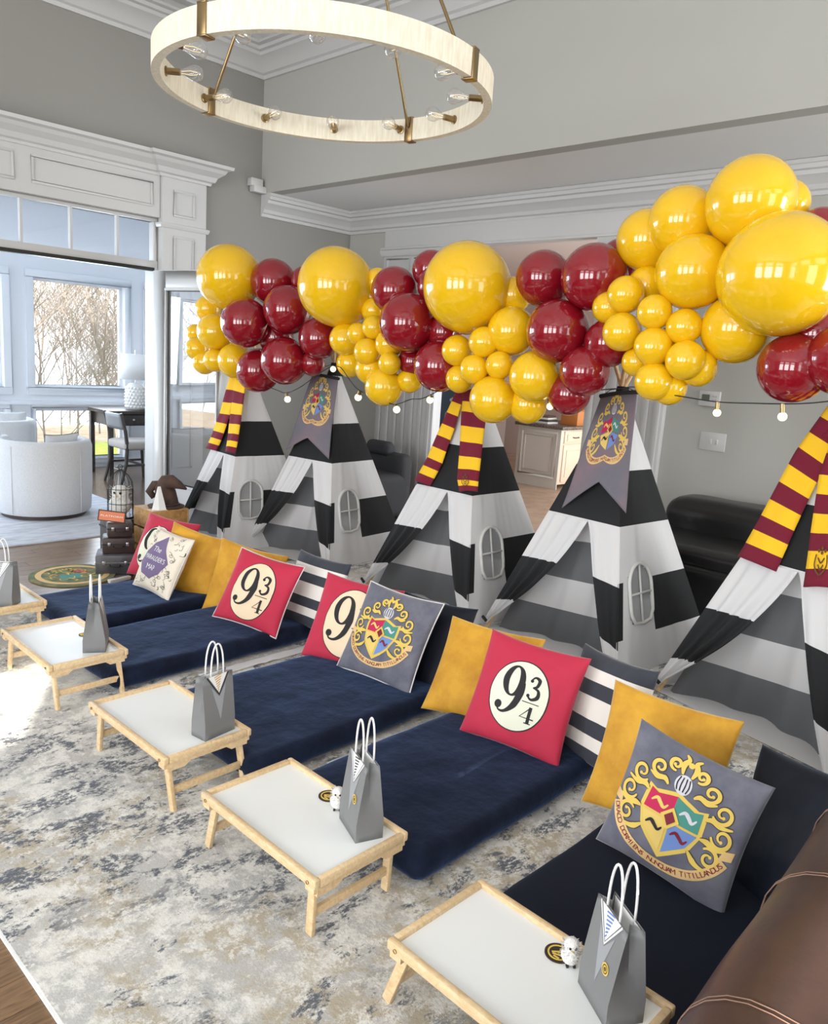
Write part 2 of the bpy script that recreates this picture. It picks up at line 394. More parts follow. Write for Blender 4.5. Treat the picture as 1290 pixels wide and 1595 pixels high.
# doorway casing with entablature and transom
m = MB()
m.bb((.3, YL-.04, 2.425), (TR_X1, YL, 2.78)); m.bb((TR_X1+.003, YL-.07, 0), (3.774, YL, 2.78))
m.bb((.3, YL-.07, 0), (.697, YL, 2.78))
o = struct('trim_4', m, WHITE, smooth=20, bevel=.004)
m = MB(); m.sweep([(.2, YL-.04), (TR_X1-.01, YL-.04), (TR_X1-.01, YL-.07), (3.79, YL-.07), (3.79, YL)], [(0, 2.745), (.015, 2.745), (.02, 2.765), (.04, 2.775), (.055, 2.81), (.10, 2.845), (.115, 2.87), (.15, 2.88), (.155, 2.905), (0, 2.905)], side=-1)
struct('cornice', m, WHITE, o, smooth=20)
m = MB(); m.sweep([(TR_X1-.002, YL), (TR_X1-.002, YL-.07), (3.776, YL-.07), (3.776, YL)], [(0, 2.355), (.012, 2.355), (.02, 2.375), (.02, 2.39), (0, 2.395)], side=-1); struct('rail_moulding', m, WHITE, o, smooth=20)
for (x0, x1, z0, z1) in ((TR_X1+.10, 3.66, 2.45, 2.66), (TR_X1+.10, 3.66, .35, 2.30)):
    q = MB(); frame_bars(q, (x0, z0), (x1, z1), 'y', YL-.07); obj('panel_moulding', q, WHITE, o, bevel=.003)
for (x0, x1) in ((1.0, 2.24), (2.36, 3.30)):
    q = MB(); frame_bars(q, (x0, 2.50), (x1, 2.70), 'y', YL-.04); obj('panel_moulding', q, WHITE, o, bevel=.003)
m = MB(); m.bb((.7, YL+.0, 2.03), (TR_X1, YL+.1, 2.085)); m.bb((.7, YL+.01, 2.395), (TR_X1, YL+.09, 2.42)); m.bb((TR_X1-.03, YL+.01, 2.085), (TR_X1, YL+.09, 2.395))
tw = struct('window_1', m, WHITE, bevel=.003)
mull = [at(px, 330, y=YL+.04).x for px in (31, 109, 181.5)]
for x in [1.0, 1.35, 1.7]+mull:
    q = MB(); q.bb((x-.009, YL+.02, 2.085), (x+.009, YL+.06, 2.395)); obj('mullion', q, WHITE, tw)
xs = [.7, 1.0, 1.35, 1.7]+mull+[TR_X1-.03]
GL = glass('window_glass', .04)
for a, b in zip(xs[:-1], xs[1:]):
    q = MB(); q.bb((a+.009, YL+.038, 2.085), (b-.009, YL+.042, 2.395)); obj('pane', q, GL, tw)
m = MB(); m.bb((.7, YL-.01, 2.003), (3.335, YL+.05, 2.030)); struct('trim_5', m, BLACKM)
m = MB(); m.bb((3.335, YL+.0, 0), (TR_X1, YL+.15, 2.03)); struct('trim_6', m, WHITE)
# open glazed door leaf
an = radians(10); hx, hy = 3.30, YL-.085
def leafm(): return MB(Matrix.Translation((hx, hy, 0)) @ Matrix.Rotation(an-pi/2, 4, 'Z'))
DW, DH = .92, 2.00
m = leafm(); m.bb((0, -.02, .012), (.155, .02, DH)); m.bb((DW-.13, -.02, .012), (DW, .02, DH)); m.bb((.155, -.02, DH-.135), (DW-.13, .02, DH)); m.bb((.155, -.02, .012), (DW-.13, .02, .26))
door = struct('door_1', m, WHITE, bevel=.004)
m = leafm(); frame_bars(m, (.155, .26), (DW-.13, DH-.135), 'y', -.02, .018, .012, -1); frame_bars(m, (.155, .26), (DW-.13, DH-.135), 'y', .02, .018, .012, 1); obj('glazing_bead', m, WHITE, door, bevel=.003)
m = leafm(); m.bb((.155, -.003, .26), (DW-.13, .003, DH-.135)); obj('pane', m, glass('door_glass', .30), door)
m = leafm(); frame_bars(m, (.173, .278), (DW-.148, DH-.153), 'y', -.004, .008, .006, -1); obj('gasket', m, BLACKM, door)

# kitchen opening casing: two panelled, fluted pilasters and a header
m = MB(); m.bb((XR-.05, 2.705, 2.44), (XR, 5.74, 2.606)); m.bb((XR-.09, 2.69, 2.425), (XR, 5.755, 2.447))
o = struct('trim_7', m, WHITE, bevel=.004)
for (y0, y1) in ((2.705, 3.361), (4.966, 5.738)):
    m = MB(); m.bb((XR-.05, y0, 0), (XR, y1, 2.425)); pil = obj('pilaster', m, WHITE, o, bevel=.004)
    n = 7
    for k in range(n):
        yc = y0+(k+.5)*(y1-y0)/n
        q = MB(); q.bb((XR-.066, yc-.026, .25), (XR-.05, yc+.026, 2.05)); obj('flute', q, WHITE, pil, bevel=.005)
    for a, b in ((y0+.05, (y0+y1)/2-.03), ((y0+y1)/2+.03, y1-.05)):
        q = MB(); frame_bars(q, (a, 2.12), (b, 2.36), 'x', XR-.05, .018, .012); obj('panel_moulding', q, WHITE, pil, bevel=.003)
    m = MB(); m.sweep([(XR, y1+.001), (XR-.05, y1+.001), (XR-.05, y0-.001), (XR, y0-.001)], [(0, 2.37), (.015, 2.37), (.025, 2.39), (.03, 2.424), (0, 2.424)], side=-1); obj('capital', m, WHITE, pil, smooth=20)
m = MB(); m.bb((XR+.15, 5.16, 0), (5.72, 5.28, 2.6)); struct('wall_passage', m, WHITE)

# kitchen beyond
KW = mat('kitchen_wall_paint', srgb(198, 180, 170), .7)
m = MB(); m.bb((10.5, 2, 0), (10.6, 8.2, 2.65)); struct('wall_kitchen', m, KW)
m = MB(); m.bb((XR+.15, 8.0, 0), (10.6, 8.1, 2.65)); struct('wall_kitchen_far', m, KW)
m = MB(); m.bb((XR+.05, YL+.16, 0), (XR+.15, 8.0, 2.65)); struct('wall_kitchen_side', m, KW)
m = MB(); m.bb((XR+.15, 2.0, 2.62), (10.6, 8.2, 2.7)); struct('ceiling', m, mat('kitchen_ceiling', srgb(206, 192, 184), .8))

# ------------------------------------------------------------------ sunroom
HOL = [(a, b, z0, z1) for (a, b) in ((-.88, .05), (.35, 1.45), (1.75, 2.955), (3.26, 4.24), (4.55, 5.15)) for (z0, z1) in ((.875, 2.0), (.09, .655))]
m = MB(); cells(m, 'y', 8.70, 8.85, -1.1, 5.4, 0, 2.8, HOL); struct('wall_sunroom', m, SUNWALL)
m = MB(); m.bb((5.2, YL+.15, 0), (5.35, 8.7, 2.8)); struct('wall_sunroom_right', m, SUNWALL)
m = MB(); m.bb((-1.1, YL+.15, 0), (-.95, 8.7, 2.8)); struct('wall_sunroom_left', m, SUNWALL)
m = MB(); m.bb((-1.1, YL+.15, 2.8), (5.35, 8.85, 2.9)); struct('ceiling', m, mat('sunroom_ceiling', (.74, .78, .84), .7))
m = MB(); m.bb((-1, 8.64, .70), (5.2, 8.70, .735)); struct('trim_8', m, SUNWALL)
m = MB(); m.bb((-1, 8.68, 0), (5.2, 8.70, .085)); struct('baseboard_sunroom', m, SUNWALL)
wn = 2
for (a, b, z0, z1) in HOL:
    m = MB(); w = .075 if z1 > 1 else .045
    for (p, q) in (((a-w, z0-w), (b+w, z0)), ((a-w, z1), (b+w, z1+w)), ((a-w, z0), (a, z1)), ((b, z0), (b+w, z1))): m.bb((p[0], 8.665, p[1]), (q[0], 8.70, q[1]))
    for (p, q) in (((a, z0), (b, z0+.03)), ((a, z1-.03), (b, z1)), ((a, z0+.03), (a+.03, z1-.03)), ((b-.03, z0+.03), (b, z1-.03))): m.bb((p[0], 8.74, p[1]), (q[0], 8.78, q[1]))
    o = struct('window_%d' % wn, m, SUNWALL, bevel=.004); wn += 1
    q = MB(); q.bb((a+.03, 8.758, z0+.03), (b-.03, 8.762, z1-.03)); obj('pane', q, GL, o)

# ------------------------------------------------------------------ outdoors
m = MB(); m.grid(lambda u, v: Vector((-12+44*u, 9.2+50*v, -.7-9*max(0, v-.2)+.12*noise.noise(Vector((u*14, v*14, 0))))), 30, 30)
g = obj('woodland_ground', m, mat('leaf_litter', srgb(170, 150, 124), .95, noise_=(3, srgb(134, 114, 90), .35, .7))); tag(g, 'brown leaf-covered slope beyond the sunroom windows', 'ground', kind='stuff')
m = MB(); m.grid(lambda u, v: Vector((4.4+3.2*u, 10.2+2.6*v, -.30+.02*noise.noise(Vector((u*5, v*5, 2))))), 8, 8)
g = obj('lawn', m, mat('bright_grass', srgb(150, 178, 60), .95, noise_=(8, srgb(120, 150, 40), .4, .7)), solid=.05); tag(g, 'strip of bright green grass just outside the sunroom', 'grass', kind='stuff')
BARK = mat('pale_bark', srgb(132, 122, 112), .9, noise_=(5, srgb(104, 95, 87), .35, .7))
def tree_mesh(seed, h):
    rnd = random.Random(seed); mb = MB()
    def br(p, d, L_, r, lev):
        pts = [p]; n = 3
        for i in range(n):
            d = (d+Vector((rnd.uniform(-1, 1), rnd.uniform(-1, 1), rnd.uniform(-.3, .6)))*(.10 if lev == 0 else .22)).normalized()
            p = p+d*L_/n; pts.append(p)
        mb.tube(pts, [r*(1-.55*i/n) for i in range(n+1)], 3 if lev > 1 else 5, caps=False)
        if lev >= 4: return
        for k in range((9, 6, 4, 3)[lev]):
            t = rnd.uniform(.08 if lev == 0 else .25, 1); i = min(int(t*n), n-1); q = pts[i].lerp(pts[i+1], t*n-i)
            a = rnd.uniform(0, 2*pi); side = Vector((cos(a), sin(a), rnd.uniform(.1, .9))).normalized()
            br(q, (d*.55+side*.75).normalized(), L_*rnd.uniform(.45, .68), max(r*.5, .004), lev+1)
    br(Vector((0, 0, -.3)), Vector((0, 0, 1)), h*.75, h*.0035+.008, 0)
    return obj('bare_tree', mb, BARK, merge=False, fixn=False)
protos = [tree_mesh(i, 3.6+.8*i) for i in range(5)]
used = set(); rt = random.Random(5)
for i in range(38):
    yy = 12.5+16*rt.random(); px = -60+330*((i*.618034) % 1); p = at(px, 560, y=yy)
    if i % 4 == 0: p = Vector((-rt.uniform(2, 20), 0, 0))
    k = i % 5
    o = protos[k] if k not in used else protos[k].copy()
    if k in used: COL.objects.link(o)
    used.add(k)
    v = (yy-9.2)/50; o.location = (p.x, yy, -.75-9*max(0, v-.2)); o.rotation_euler = (0, 0, rt.uniform(0, 6.3)); s_ = rt.uniform(.7, 1.15); o.scale = (s_, s_, s_)
    tag(o, 'bare winter tree in the woodland outside the sunroom windows', 'tree', 'bare winter trees in the woodland')

# ================================================================== RUGS
def rug_mat():
    m = bpy.data.materials.new('abstract_rug_pile'); m.use_nodes = True; nt = m.node_tree; N = nt.nodes; L = nt.links; b = N['Principled BSDF']
    b.inputs['Roughness'].default_value = .95; b.inputs['Sheen Weight'].default_value = .15
    tc = N.new('ShaderNodeTexCoord')
    def nz(scale, det, rough, off, dist=0, st=(1, 1, 1)):
        mp = N.new('ShaderNodeMapping'); mp.inputs['Location'].default_value = off; mp.inputs['Scale'].default_value = st; L.new(tc.outputs['Object'], mp.inputs[0])
        n = N.new('ShaderNodeTexNoise'); n.inputs['Scale'].default_value = scale; n.inputs['Detail'].default_value = det; n.inputs['Roughness'].default_value = rough; n.inputs['Distortion'].default_value = dist
        L.new(mp.outputs[0], n.inputs['Vector']); return n.outputs[0]
    def rng(s, lo, hi, a=0, c=1):
        r = N.new('ShaderNodeMapRange'); r.inputs[1].default_value = lo; r.inputs[2].default_value = hi; r.inputs[3].default_value = a; r.inputs[4].default_value = c; L.new(s, r.inputs[0]); return r.outputs[0]
    def mix(f, a, c):
        x = N.new('ShaderNodeMix'); x.data_type = 'RGBA'
        if isinstance(a, tuple): x.inputs[6].default_value = (*a, 1)
        else: L.new(a, x.inputs[6])
        if isinstance(c, tuple): x.inputs[7].default_value = (*c, 1)
        else: L.new(c, x.inputs[7])
        L.new(f, x.inputs[0]); return x.outputs[2]
    def mul(a, c):
        x = N.new('ShaderNodeMath'); x.operation = 'MULTIPLY'; L.new(a, x.inputs[0]); L.new(c, x.inputs[1]); return x.outputs[0]
    base = mix(rng(nz(7, 12, .78, (0, 0, 0)), .46, .54), srgb(222, 220, 214), srgb(186, 185, 182))
    base = mix(mul(rng(nz(1.7, 5, .6, (4, 1, 0), .5), .49, .56), rng(nz(20, 8, .8, (1, 0, 0)), .46, .54)), base, srgb(178, 168, 148))
    grain = rng(nz(48, 8, .8, (3, 3, 0), 0, (.7, 1.3, 1)), .44, .50)
    zone = rng(nz(1.5, 4, .55, (2.3, 7.7, 0), .6), .45, .53)
    mid = rng(nz(6.5, 10, .75, (5.1, 2.2, 0), .3, (1, 1.4, 1)), .50, .54)
    base = mix(mul(mul(zone, mid), grain), base, srgb(86, 92, 102))
    base = mix(mul(rng(nz(3.6, 12, .78, (12, 4, 0), .4, (1, 1.4, 1)), .575, .595), grain), base, srgb(92, 97, 106))
    base = mix(rng(nz(26, 8, .8, (8, 0, 0)), .55, .60, 0, .7), base, srgb(232, 230, 224))
    L.new(base, b.inputs['Base Color'])
    bp = N.new('ShaderNodeBump'); bp.inputs['Strength'].default_value = .5; bp.inputs['Distance'].default_value = .004; L.new(nz(130, 3, .6, (0, 0, 0)), bp.inputs['Height']); L.new(bp.outputs[0], b.inputs['Normal'])
    return m
RUGZ = .012
rug = thing('area_rug', 'large pale grey abstract rug under the trays and floor beds', 'rug', (2.2, 2.0, 0))
m = MB(); m.bb((.578, -1.2, .001), (4.25, 4.24, RUGZ)); obj('pile', m, rug_mat(), rug)
m = MB(); m.bb((.572, -1.2, .001), (.578, 4.252, RUGZ-.002)); m.bb((.578, 4.24, .001), (4.25, 4.252, RUGZ-.002)); obj('hem', m, PAPERW, rug)
m = MB(); m.bb((.9, 5.56, .001), (3.16, 8.3, .010))
tag(obj('sunroom_rug', m, mat('pale_blue_rug', srgb(206, 210, 218), .95, noise_=(5, srgb(176, 180, 190), .4, .65), stretch=(1, 4, 1), bump=(90, .3, .003))), 'pale blue-grey rug under the barrel chairs in the sunroom', 'rug')

# ================================================================== 2-D artwork mapped onto cloth
def crom(pts, n=8):
    P = [Vector((p[0], p[1])) for p in pts]; out = []
    for i in range(len(P)-1):
        a, b, c, d = P[max(i-1, 0)], P[i], P[i+1], P[min(i+2, len(P)-1)]
        for k in range(n):
            t = k/n; out.append(.5*((2*b)+(c-a)*t+(2*a-5*b+4*c-d)*t*t+(3*b-a-3*c+d)*t**3))
    out.append(P[-1]); return out
_gl = {}
def glyphs(text):
    if text in _gl: return _gl[text]
    cu = bpy.data.curves.new('t', 'FONT'); cu.body = text; cu.size = 1; cu.align_x = 'CENTER'; cu.align_y = 'CENTER'
    o = bpy.data.objects.new('t', cu); COL.objects.link(o)
    dg = bpy.context.evaluated_depsgraph_get(); me = o.evaluated_get(dg).to_mesh()
    V = [(v.co.x, v.co.y) for v in me.vertices]; Fs = [tuple(p.vertices) for p in me.polygons]
    o.evaluated_get(dg).to_mesh_clear(); bpy.data.objects.remove(o); bpy.data.curves.remove(cu)
    _gl[text] = (V, Fs); return V, Fs
class Art:
    def __init__(s): s.v = []; s.f = []
    def add(s, v, f):
        o = len(s.v); s.v += [(p[0], p[1]) for p in v]; s.f += [[i+o for i in q] for q in f]; return s
    def poly(s, pts): return s.add(pts, [list(range(len(pts)))])
    def disc(s, c, rx, ry=None, n=28):
        ry = ry or rx; return s.poly([(c[0]+rx*cos(2*pi*k/n), c[1]+ry*sin(2*pi*k/n)) for k in range(n)])
    def ringd(s, c, ro, ri, n=36, ci=None):
        ci = ci or c; V = []
        for k in range(n):
            a = 2*pi*k/n; V += [(c[0]+ro[0]*cos(a), c[1]+ro[1]*sin(a)), (ci[0]+ri[0]*cos(a), ci[1]+ri[1]*sin(a))]
        return s.add(V, [(2*k, 2*((k+1) % n), 2*((k+1) % n)+1, 2*k+1) for k in range(n)])
    def stroke(s, pts, w, n=8, smooth=True):
        P = crom(pts, n) if smooth else [Vector((p[0], p[1])) for p in pts]; N_ = len(P)
        V = []
        for i, p in enumerate(P):
            t = (P[min(i+1, N_-1)]-P[max(i-1, 0)]); t = t.normalized() if t.length > 0 else Vector((1, 0)); nn = Vector((-t.y, t.x))
            if isinstance(w, (list, tuple)):
                x = i/(N_-1)*(len(w)-1); k = min(int(x), len(w)-2); ww = w[k]+(w[k+1]-w[k])*(x-k)
            else: ww = w
            V += [p+nn*ww/2, p-nn*ww/2]
        return s.add(V, [(2*i, 2*i+1, 2*i+3, 2*i+2) for i in range(N_-1)])
    def text(s, t, c, size, ang=0, sx=1):
        V, Fs = glyphs(t); ca, sa = cos(ang), sin(ang)
        return s.add([(c[0]+(x*sx*ca-y*sa)*size, c[1]+(x*sx*sa+y*ca)*size) for x, y in V], Fs)
    def arctext(s, t, c, r, a0, a1, size, below=True):
        n = len(t)
        for i, ch in enumerate(t):
            if ch == ' ': continue
            a = a0+(a1-a0)*(i+.5)/n
            s.text(ch, (c[0]+r*cos(a), c[1]+r*sin(a)), size, a+pi/2 if below else a-pi/2)
        return s
def art(name, a, surf, off, material, parent, step=.09):
    bm = bmesh.new()
    V = [bm.verts.new((x, y, 0)) for x, y in a.v]
    for f in a.f:
        try: bm.faces.new([V[i] for i in f])
        except ValueError: pass
    xs = [p[0] for p in a.v]; ys = [p[1] for p in a.v]
    for ax, lo, hi in ((0, min(xs), max(xs)), (1, min(ys), max(ys))):
        t = math.ceil(lo/step)*step
        while t < hi:
            no = (1, 0, 0) if ax == 0 else (0, 1, 0); co = (t, 0, 0) if ax == 0 else (0, t, 0)
            bmesh.ops.bisect_plane(bm, geom=bm.verts[:]+bm.edges[:]+bm.faces[:], plane_co=co, plane_no=no); t += step
    for v in bm.verts: v.co = surf(v.co.x, v.co.y, off)
    me = bpy.data.meshes.new(name); bm.to_mesh(me); bm.free(); me.materials.append(material)
    me.polygons.foreach_set('use_smooth', [True]*len(me.polygons))
    o = bpy.data.objects.new(name, me); COL.objects.link(o); attach(o, parent); return o
def numeral(cx, cy, k, bold=1.0):
    a = Art()
    def T(p): return (cx+p[0]*k, cy+p[1]*k)
    a.ringd(T((-.26, .26)), (.34*k, .46*k), (.17*k/bold, .40*k), ci=T((-.255, .26)))
    a.stroke([T(p) for p in ((.0, .26), (.02, -.02), (-.08, -.42), (-.30, -.66), (-.50, -.68), (-.60, -.56))], [.17*k*bold, .19*k*bold, .17*k*bold, .09*k, .05*k, .06*k], 8)
    a.disc(T((-.565, -.52)), .105*k*bold)
    a.stroke([T(p) for p in ((.24, .42), (.34, .52), (.48, .46), (.46, .28), (.34, .22))], [.04*k, .06*k, .11*k, .09*k, .03*k], 6)
    a.stroke([T(p) for p in ((.34, .22), (.52, .17), (.54, -.02), (.38, -.12), (.24, -.04))], [.03*k, .08*k, .12*k, .07*k, .04*k], 6)
    a.disc(T((.26, .40)), .05*k); a.disc(T((.26, -.03)), .05*k)
    a.stroke([T((.14, -.22)), T((.66, -.22))], .022*k, 4, False)
    a.stroke([T((.46, -.34)), T((.20, -.66)), T((.62, -.66))], .035*k, 4, False)
    a.stroke([T((.46, -.33)), T((.46, -.80))], .10*k, 4, False); a.stroke([T((.36, -.80)), T((.56, -.80))], .03*k, 4, False)
    return a
EMBO = mat('dark_outline_print', srgb(70, 60, 60), .8)
def crest(surf, parent, c=(0, 0), k=1.0, off=.0015, letters=True):
    """a plain heraldic stand-in: quartered shield, scrollwork, helm and lettered ribbon"""
    def T(p): return (c[0]+p[0]*k, c[1]+p[1]*k)
    def TT(L_): return [T(p) for p in L_]
    sh = [(-.42, .30), (-.30, .26), (0, .36), (.30, .26), (.42, .30), (.44, -.02), (.34, -.30), (.0, -.60), (-.34, -.30), (-.44, -.02)]
    art('shield', Art().poly(TT([(x*1.09, y*1.09-.0) for x, y in sh])), surf, off, GOLDP, parent)
    q = off*2
    art('shield_quarter', Art().poly(TT([(-.40, .28), (-.28, .24), (0, .33), (0, -.02), (-.42, -.02)])), surf, q, CRIM, parent)
    art('shield_quarter', Art().poly(TT([(0.0, .33), (.28, .24), (.40, .28), (.42, -.02), (0, -.02)])), surf, q, TEAL, parent)
    art('shield_quarter', Art().poly(TT([(-.42, -.06), (-.02, -.06), (-.02, -.55), (-.32, -.29)])), surf, q, YELP, parent)
    art('shield_quarter', Art().poly(TT([(.02, -.06), (.42, -.06), (.32, -.29), (.02, -.55)])), surf, q, BLUEP, parent)
    for i_, (x, y) in enumerate(((-.22, .13), (.22, .13), (-.19, -.20), (.19, -.20))):
        ch = Art().stroke(TT([(x-.12, y-.02), (x-.05, y+.045), (x+.02, y-.0), (x+.08, y-.045), (x+.13, y+.02)]), [.02*k, .06*k, .05*k, .02*k], 5)
        art('flourish_print', ch, surf, off*3, (YELP, SILV, INK, MAROONP)[i_], parent)
    art('lozenge', Art().poly(TT([(0, .16), (.15, 0), (0, -.18), (-.15, 0)])), surf, off*4, GOLDP, parent)
    art('lozenge_inset', Art().poly(TT([(0, .10), (.09, 0), (0, -.11), (-.09, 0)])), surf, off*5, MAROONP, parent)
    g = Art(); go = Art()
    for s in (-1, 1):
        for (vx, vy, vr, va, vd) in ((.64, .40, .15, -2.6, 1), (.74, .08, .16, -2.9, 1), (.66, -.26, .15, 2.4, -1), (.40, .60, .13, -2.2, 1), (.20, .76, .10, -1.9, 1)):
            sp = [(s*(vx+vr*(1-.72*i/22)*cos(va+vd*i/22*7.6)), vy+vr*(1-.72*i/22)*sin(va+vd*i/22*7.6)) for i in range(23)]
            g.stroke(TT(sp), [.030*k, .062*k, .050*k, .040*k, .022*k], 2); go.stroke(TT(sp), [.055*k, .09*k, .078*k, .066*k, .045*k], 2); g.disc(T(sp[-1]), .024*k)
        for L_, w in (([(.44, .22), (.54, .26), (.66, .22), (.84, .26)], .05), ([(.46, -.06), (.56, -.06), (.70, -.10), (.86, -.06)], .05), ([(.36, -.30), (.46, -.40), (.56, -.44), (.70, -.44)], .05), ([(.20, .42), (.28, .48), (.40, .44), (.52, .48)], .045), ([(.07, .66), (.10, .80), (.06, .90), (.12, .96)], .05)):
            g.stroke(TT([(x*s, y) for x, y in L_]), [w*.6*k, w*1.7*k, w*1.3*k, w*.5*k], 6)
            go.stroke(TT([(x*s, y) for x, y in L_]), [(w*.6+.02)*k, (w*1.7+.03)*k, (w*1.3+.03)*k, (w*.5+.02)*k], 6)
    g.disc(T((0, .84)), .045*k)
    art('scrollwork_outline', go, surf, off, EMBO, parent)
    art('scrollwork', g, surf, q, GOLDP, parent)
    h = Art().disc(T((0, .52)), .13*k, .15*k); art('helm', h, surf, q, SILV, parent)
    h = Art()
    for x in (-.07, -.025, .025, .07): h.stroke(TT([(x, .42), (x*1.3, .52), (x, .63)]), .018*k, 4)
    art('helm_bars', h, surf, off*3, INK, parent)
    rc = (0, .22); a0, a1 = radians(206), radians(334)
    rb = Art().stroke(TT([(rc[0]+.98*cos(a0+(a1-a0)*i/16), rc[1]+.98*sin(a0+(a1-a0)*i/16)) for i in range(17)]), .15*k, 3)
    rb.poly(TT([(-.97, -.16), (-.78, -.20), (-.82, -.06), (-.98, -.02)])); rb.poly(TT([(.97, -.16), (.78, -.20), (.82, -.06), (.98, -.02)]))
    art('ribbon', rb, surf, q, PARCH, parent)
    if letters:
        t = Art().arctext('DRACO DORMIENS NUNQUAM TITILLANDUS', T(rc), .98*k, a0+.03, a1-.03, .115*k)
        art('ribbon_lettering', t, surf, off*3, MAROONP, parent, step=.3)

# ================================================================== PILLOWS
def basis(th, tilt, spin):
    n0 = Vector((-cos(th), -sin(th), 0)); r = Vector((sin(th), -cos(th), 0)); u = cos(tilt)*Vector((0, 0, 1))+sin(tilt)*(-n0)
    return cos(spin)*r+sin(spin)*u, -sin(spin)*r+cos(spin)*u, r.cross(u)
def pillow(label, c, yaw, tilt, spin, S, T=.055, fabric=None, group=None, bands=None, seed=0, back=None):
    c = Vector(c); r, u, n = basis(radians(yaw), radians(tilt), radians(spin)); h = S/2
    def prof(a, b):
        a = max(-1, min(1, a)); b = max(-1, min(1, b))
        return T*(max(0, (1-a*a))*max(0, (1-b*b)))**.42
    def surf(a, b, off=0.0, side=1):
        x = h*a*(1-.07*(1-b*b)*a*a); y = h*b*(1-.07*(1-a*a)*b*b)
        wr = .009*noise.noise(Vector((a*1.9+seed*3.1, b*1.9, seed)))+.0045*noise.noise(Vector((a*4.5+b*2+seed, b*4.5-a*2, seed*2)))
        e = (1-a**6)*(1-b**6)
        droop = -.012*(1-(b+1)/2)*0
        return c+r*x+u*(y+droop)+n*(side*(prof(a, b)+wr*e)+side*off)
    root = thing('throw_pillow', label, 'pillow', (c.x, c.y, min((surf(a, b)).z for a in (-1, 1) for b in (-1, 1))), group)
    N_ = 28
    def gm(v): # denser at edges
        t = 2*v-1; return math.copysign(1-(1-abs(t))**1.35, t)
    m = MB()
    if bands:
        nb = len(bands)
        mi = lambda i, j: bands[min(nb-1, int((gm((j+.5)/N_)+1)/2*nb))]
    else: mi = 0
    m.grid(lambda a, b: surf(gm(a), gm(b)), N_, N_, mi)
    m.grid(lambda a, b: surf(gm(1-a), gm(b), 0, -1), N_, N_, mi)
    obj('cover', m, fabric, root, smooth=180, merge=True)
    return root, surf
def seam(root, surf, material, r=.0035):
    pts = []
    for k in range(80):
        t = k/80*4; s = t % 1*2-1
        a, b = ((s, -1), (1, s), (-s, 1), (-1, -s))[int(t)]
        pts.append(surf(a, b))
    m = MB(); m.tube(pts, r, 5, closed=True); obj('piping', m, material, root, smooth=180)
PIPEW = mat('white_piping', srgb(214, 210, 208), .8)
def nine(label, c, yaw, tilt, spin, S, cream, seed, cxy=(0, 0), k=.78, oval=(.60, .72), bold=1.0, fill=None):
    root, surf = pillow(label, c, yaw, tilt, spin, S, fabric=fill or RED_F, seed=seed, group='raspberry pillows printed with a platform number')
    art('oval_outline', Art().disc(cxy, oval[0]+.022, oval[1]+.022, 48), surf, .0012, INK, root)
    art('oval_patch', Art().disc(cxy, *oval, 48), surf, .0024, cream, root)
    art('numeral', numeral(cxy[0]+.02, cxy[1]+.08, k, bold), surf, .0036, INK, root)
    return root, surf
nine('raspberry number pillow at the far left, half hidden by the map pillow', (2.236, 4.10, .262), 20, 27, -3, .385, CREAM2, 1, (-.15, -.1))
r_, s_ = nine('raspberry number pillow between the mustard and the first striped pillow', (2.198, 3.099, .27), 25.4, 29.4, -7.7, .37, CREAM, 2, (-.02, -.06), .74, (.60, .80)); seam(r_, s_, PIPEW)
nine('raspberry number pillow tucked behind the smaller grey crest pillow', (2.30, 2.515, .255), 22, 27, -3.5, .40, CREAM, 3, (.02, -.05), .74, (.60, .80))
nine('raspberry number pillow nearest the camera, pale oval and bold numerals', (2.26, 1.532, .272), 11.5, 27, -2, .40, CREAM2, 4, (.0, -.04), .62, (.56, .63), 1.15)
# map pillow
r_, surf = pillow('cream map-print pillow with purple lettered patch, far left', (2.09, 3.835, .262), 4, 26, -2, .35, fabric=mat('map_linen', srgb(232, 222, 204), .85, bump=(40, .2, .004)), seed=5)
seam(r_, surf, PIPEW)
art('purple_patch', Art().poly([(-.70, .10), (-.36, .50), (.02, .86), (.24, .46), (.62, .02), (.40, -.36), (.02, -.62), (-.46, -.52), (-.78, -.2)]), surf, .0014, mat('mauve_print', srgb(118, 102, 138), .8), r_)
for tx, tp, ts, tw_ in (('The', (-.10, .32), .24, 1), ("MARAUDER'S", (-.06, .03), .215, .82), ('MAP', (-.08, -.26), .24, 1)): art('title_line', Art().text(tx, tp, ts, 0, tw_), surf, .0028, PAPERW, r_)
rp_ = random.Random(3); ink = Art()
for k in range(90):
    a, b = rp_.uniform(-.9, .9), rp_.uniform(-.9, .9)
    if abs(a+.06)+abs(b-.02)*.8 < .78: continue
    ang = rp_.choice((.2, .9, 1.7, 2.6)); l_ = rp_.uniform(.08, .22)
    ink.stroke([(a, b), (a+l_*cos(ang)*.6, b+l_*sin(ang)*.5), (a+l_*cos(ang+.7), b+l_*sin(ang+.7))], .014, 4)
    if k % 3 == 0: ink.ringd((a, b), (.07, .05), (.055, .037), 16)
art('map_linework', ink, surf, .0014, mat('sepia_print', srgb(92, 84, 78), .8), r_)['kind'] = 'stuff'
MG = 'mustard velvet pillows'
pillow('mustard velvet pillow turned sideways beside the map pillow', (2.235, 3.78, .255), 34, 16, -12, .365, .06, MUST, MG, seed=6)
pillow('mustard velvet pillow behind the raspberry pillow with white piping', (2.33, 3.41, .215), 30, 16, -8, .40, .055, MUST, MG, seed=7)
pillow('mustard velvet pillow beside the navy pillow, behind the pale-oval number pillow', (2.36, 1.80, .240), 22, 36, -3.6, .40, .055, MUST, MG, seed=8)
pillow('mustard velvet pillow behind the large grey crest pillow, nearest the sofa', (2.20, .965, .272), 14.7, 22, -3.9, .40, .055, MUST, MG, seed=9)
BD = [0, 1, 0, 1, 0, 1, 0]
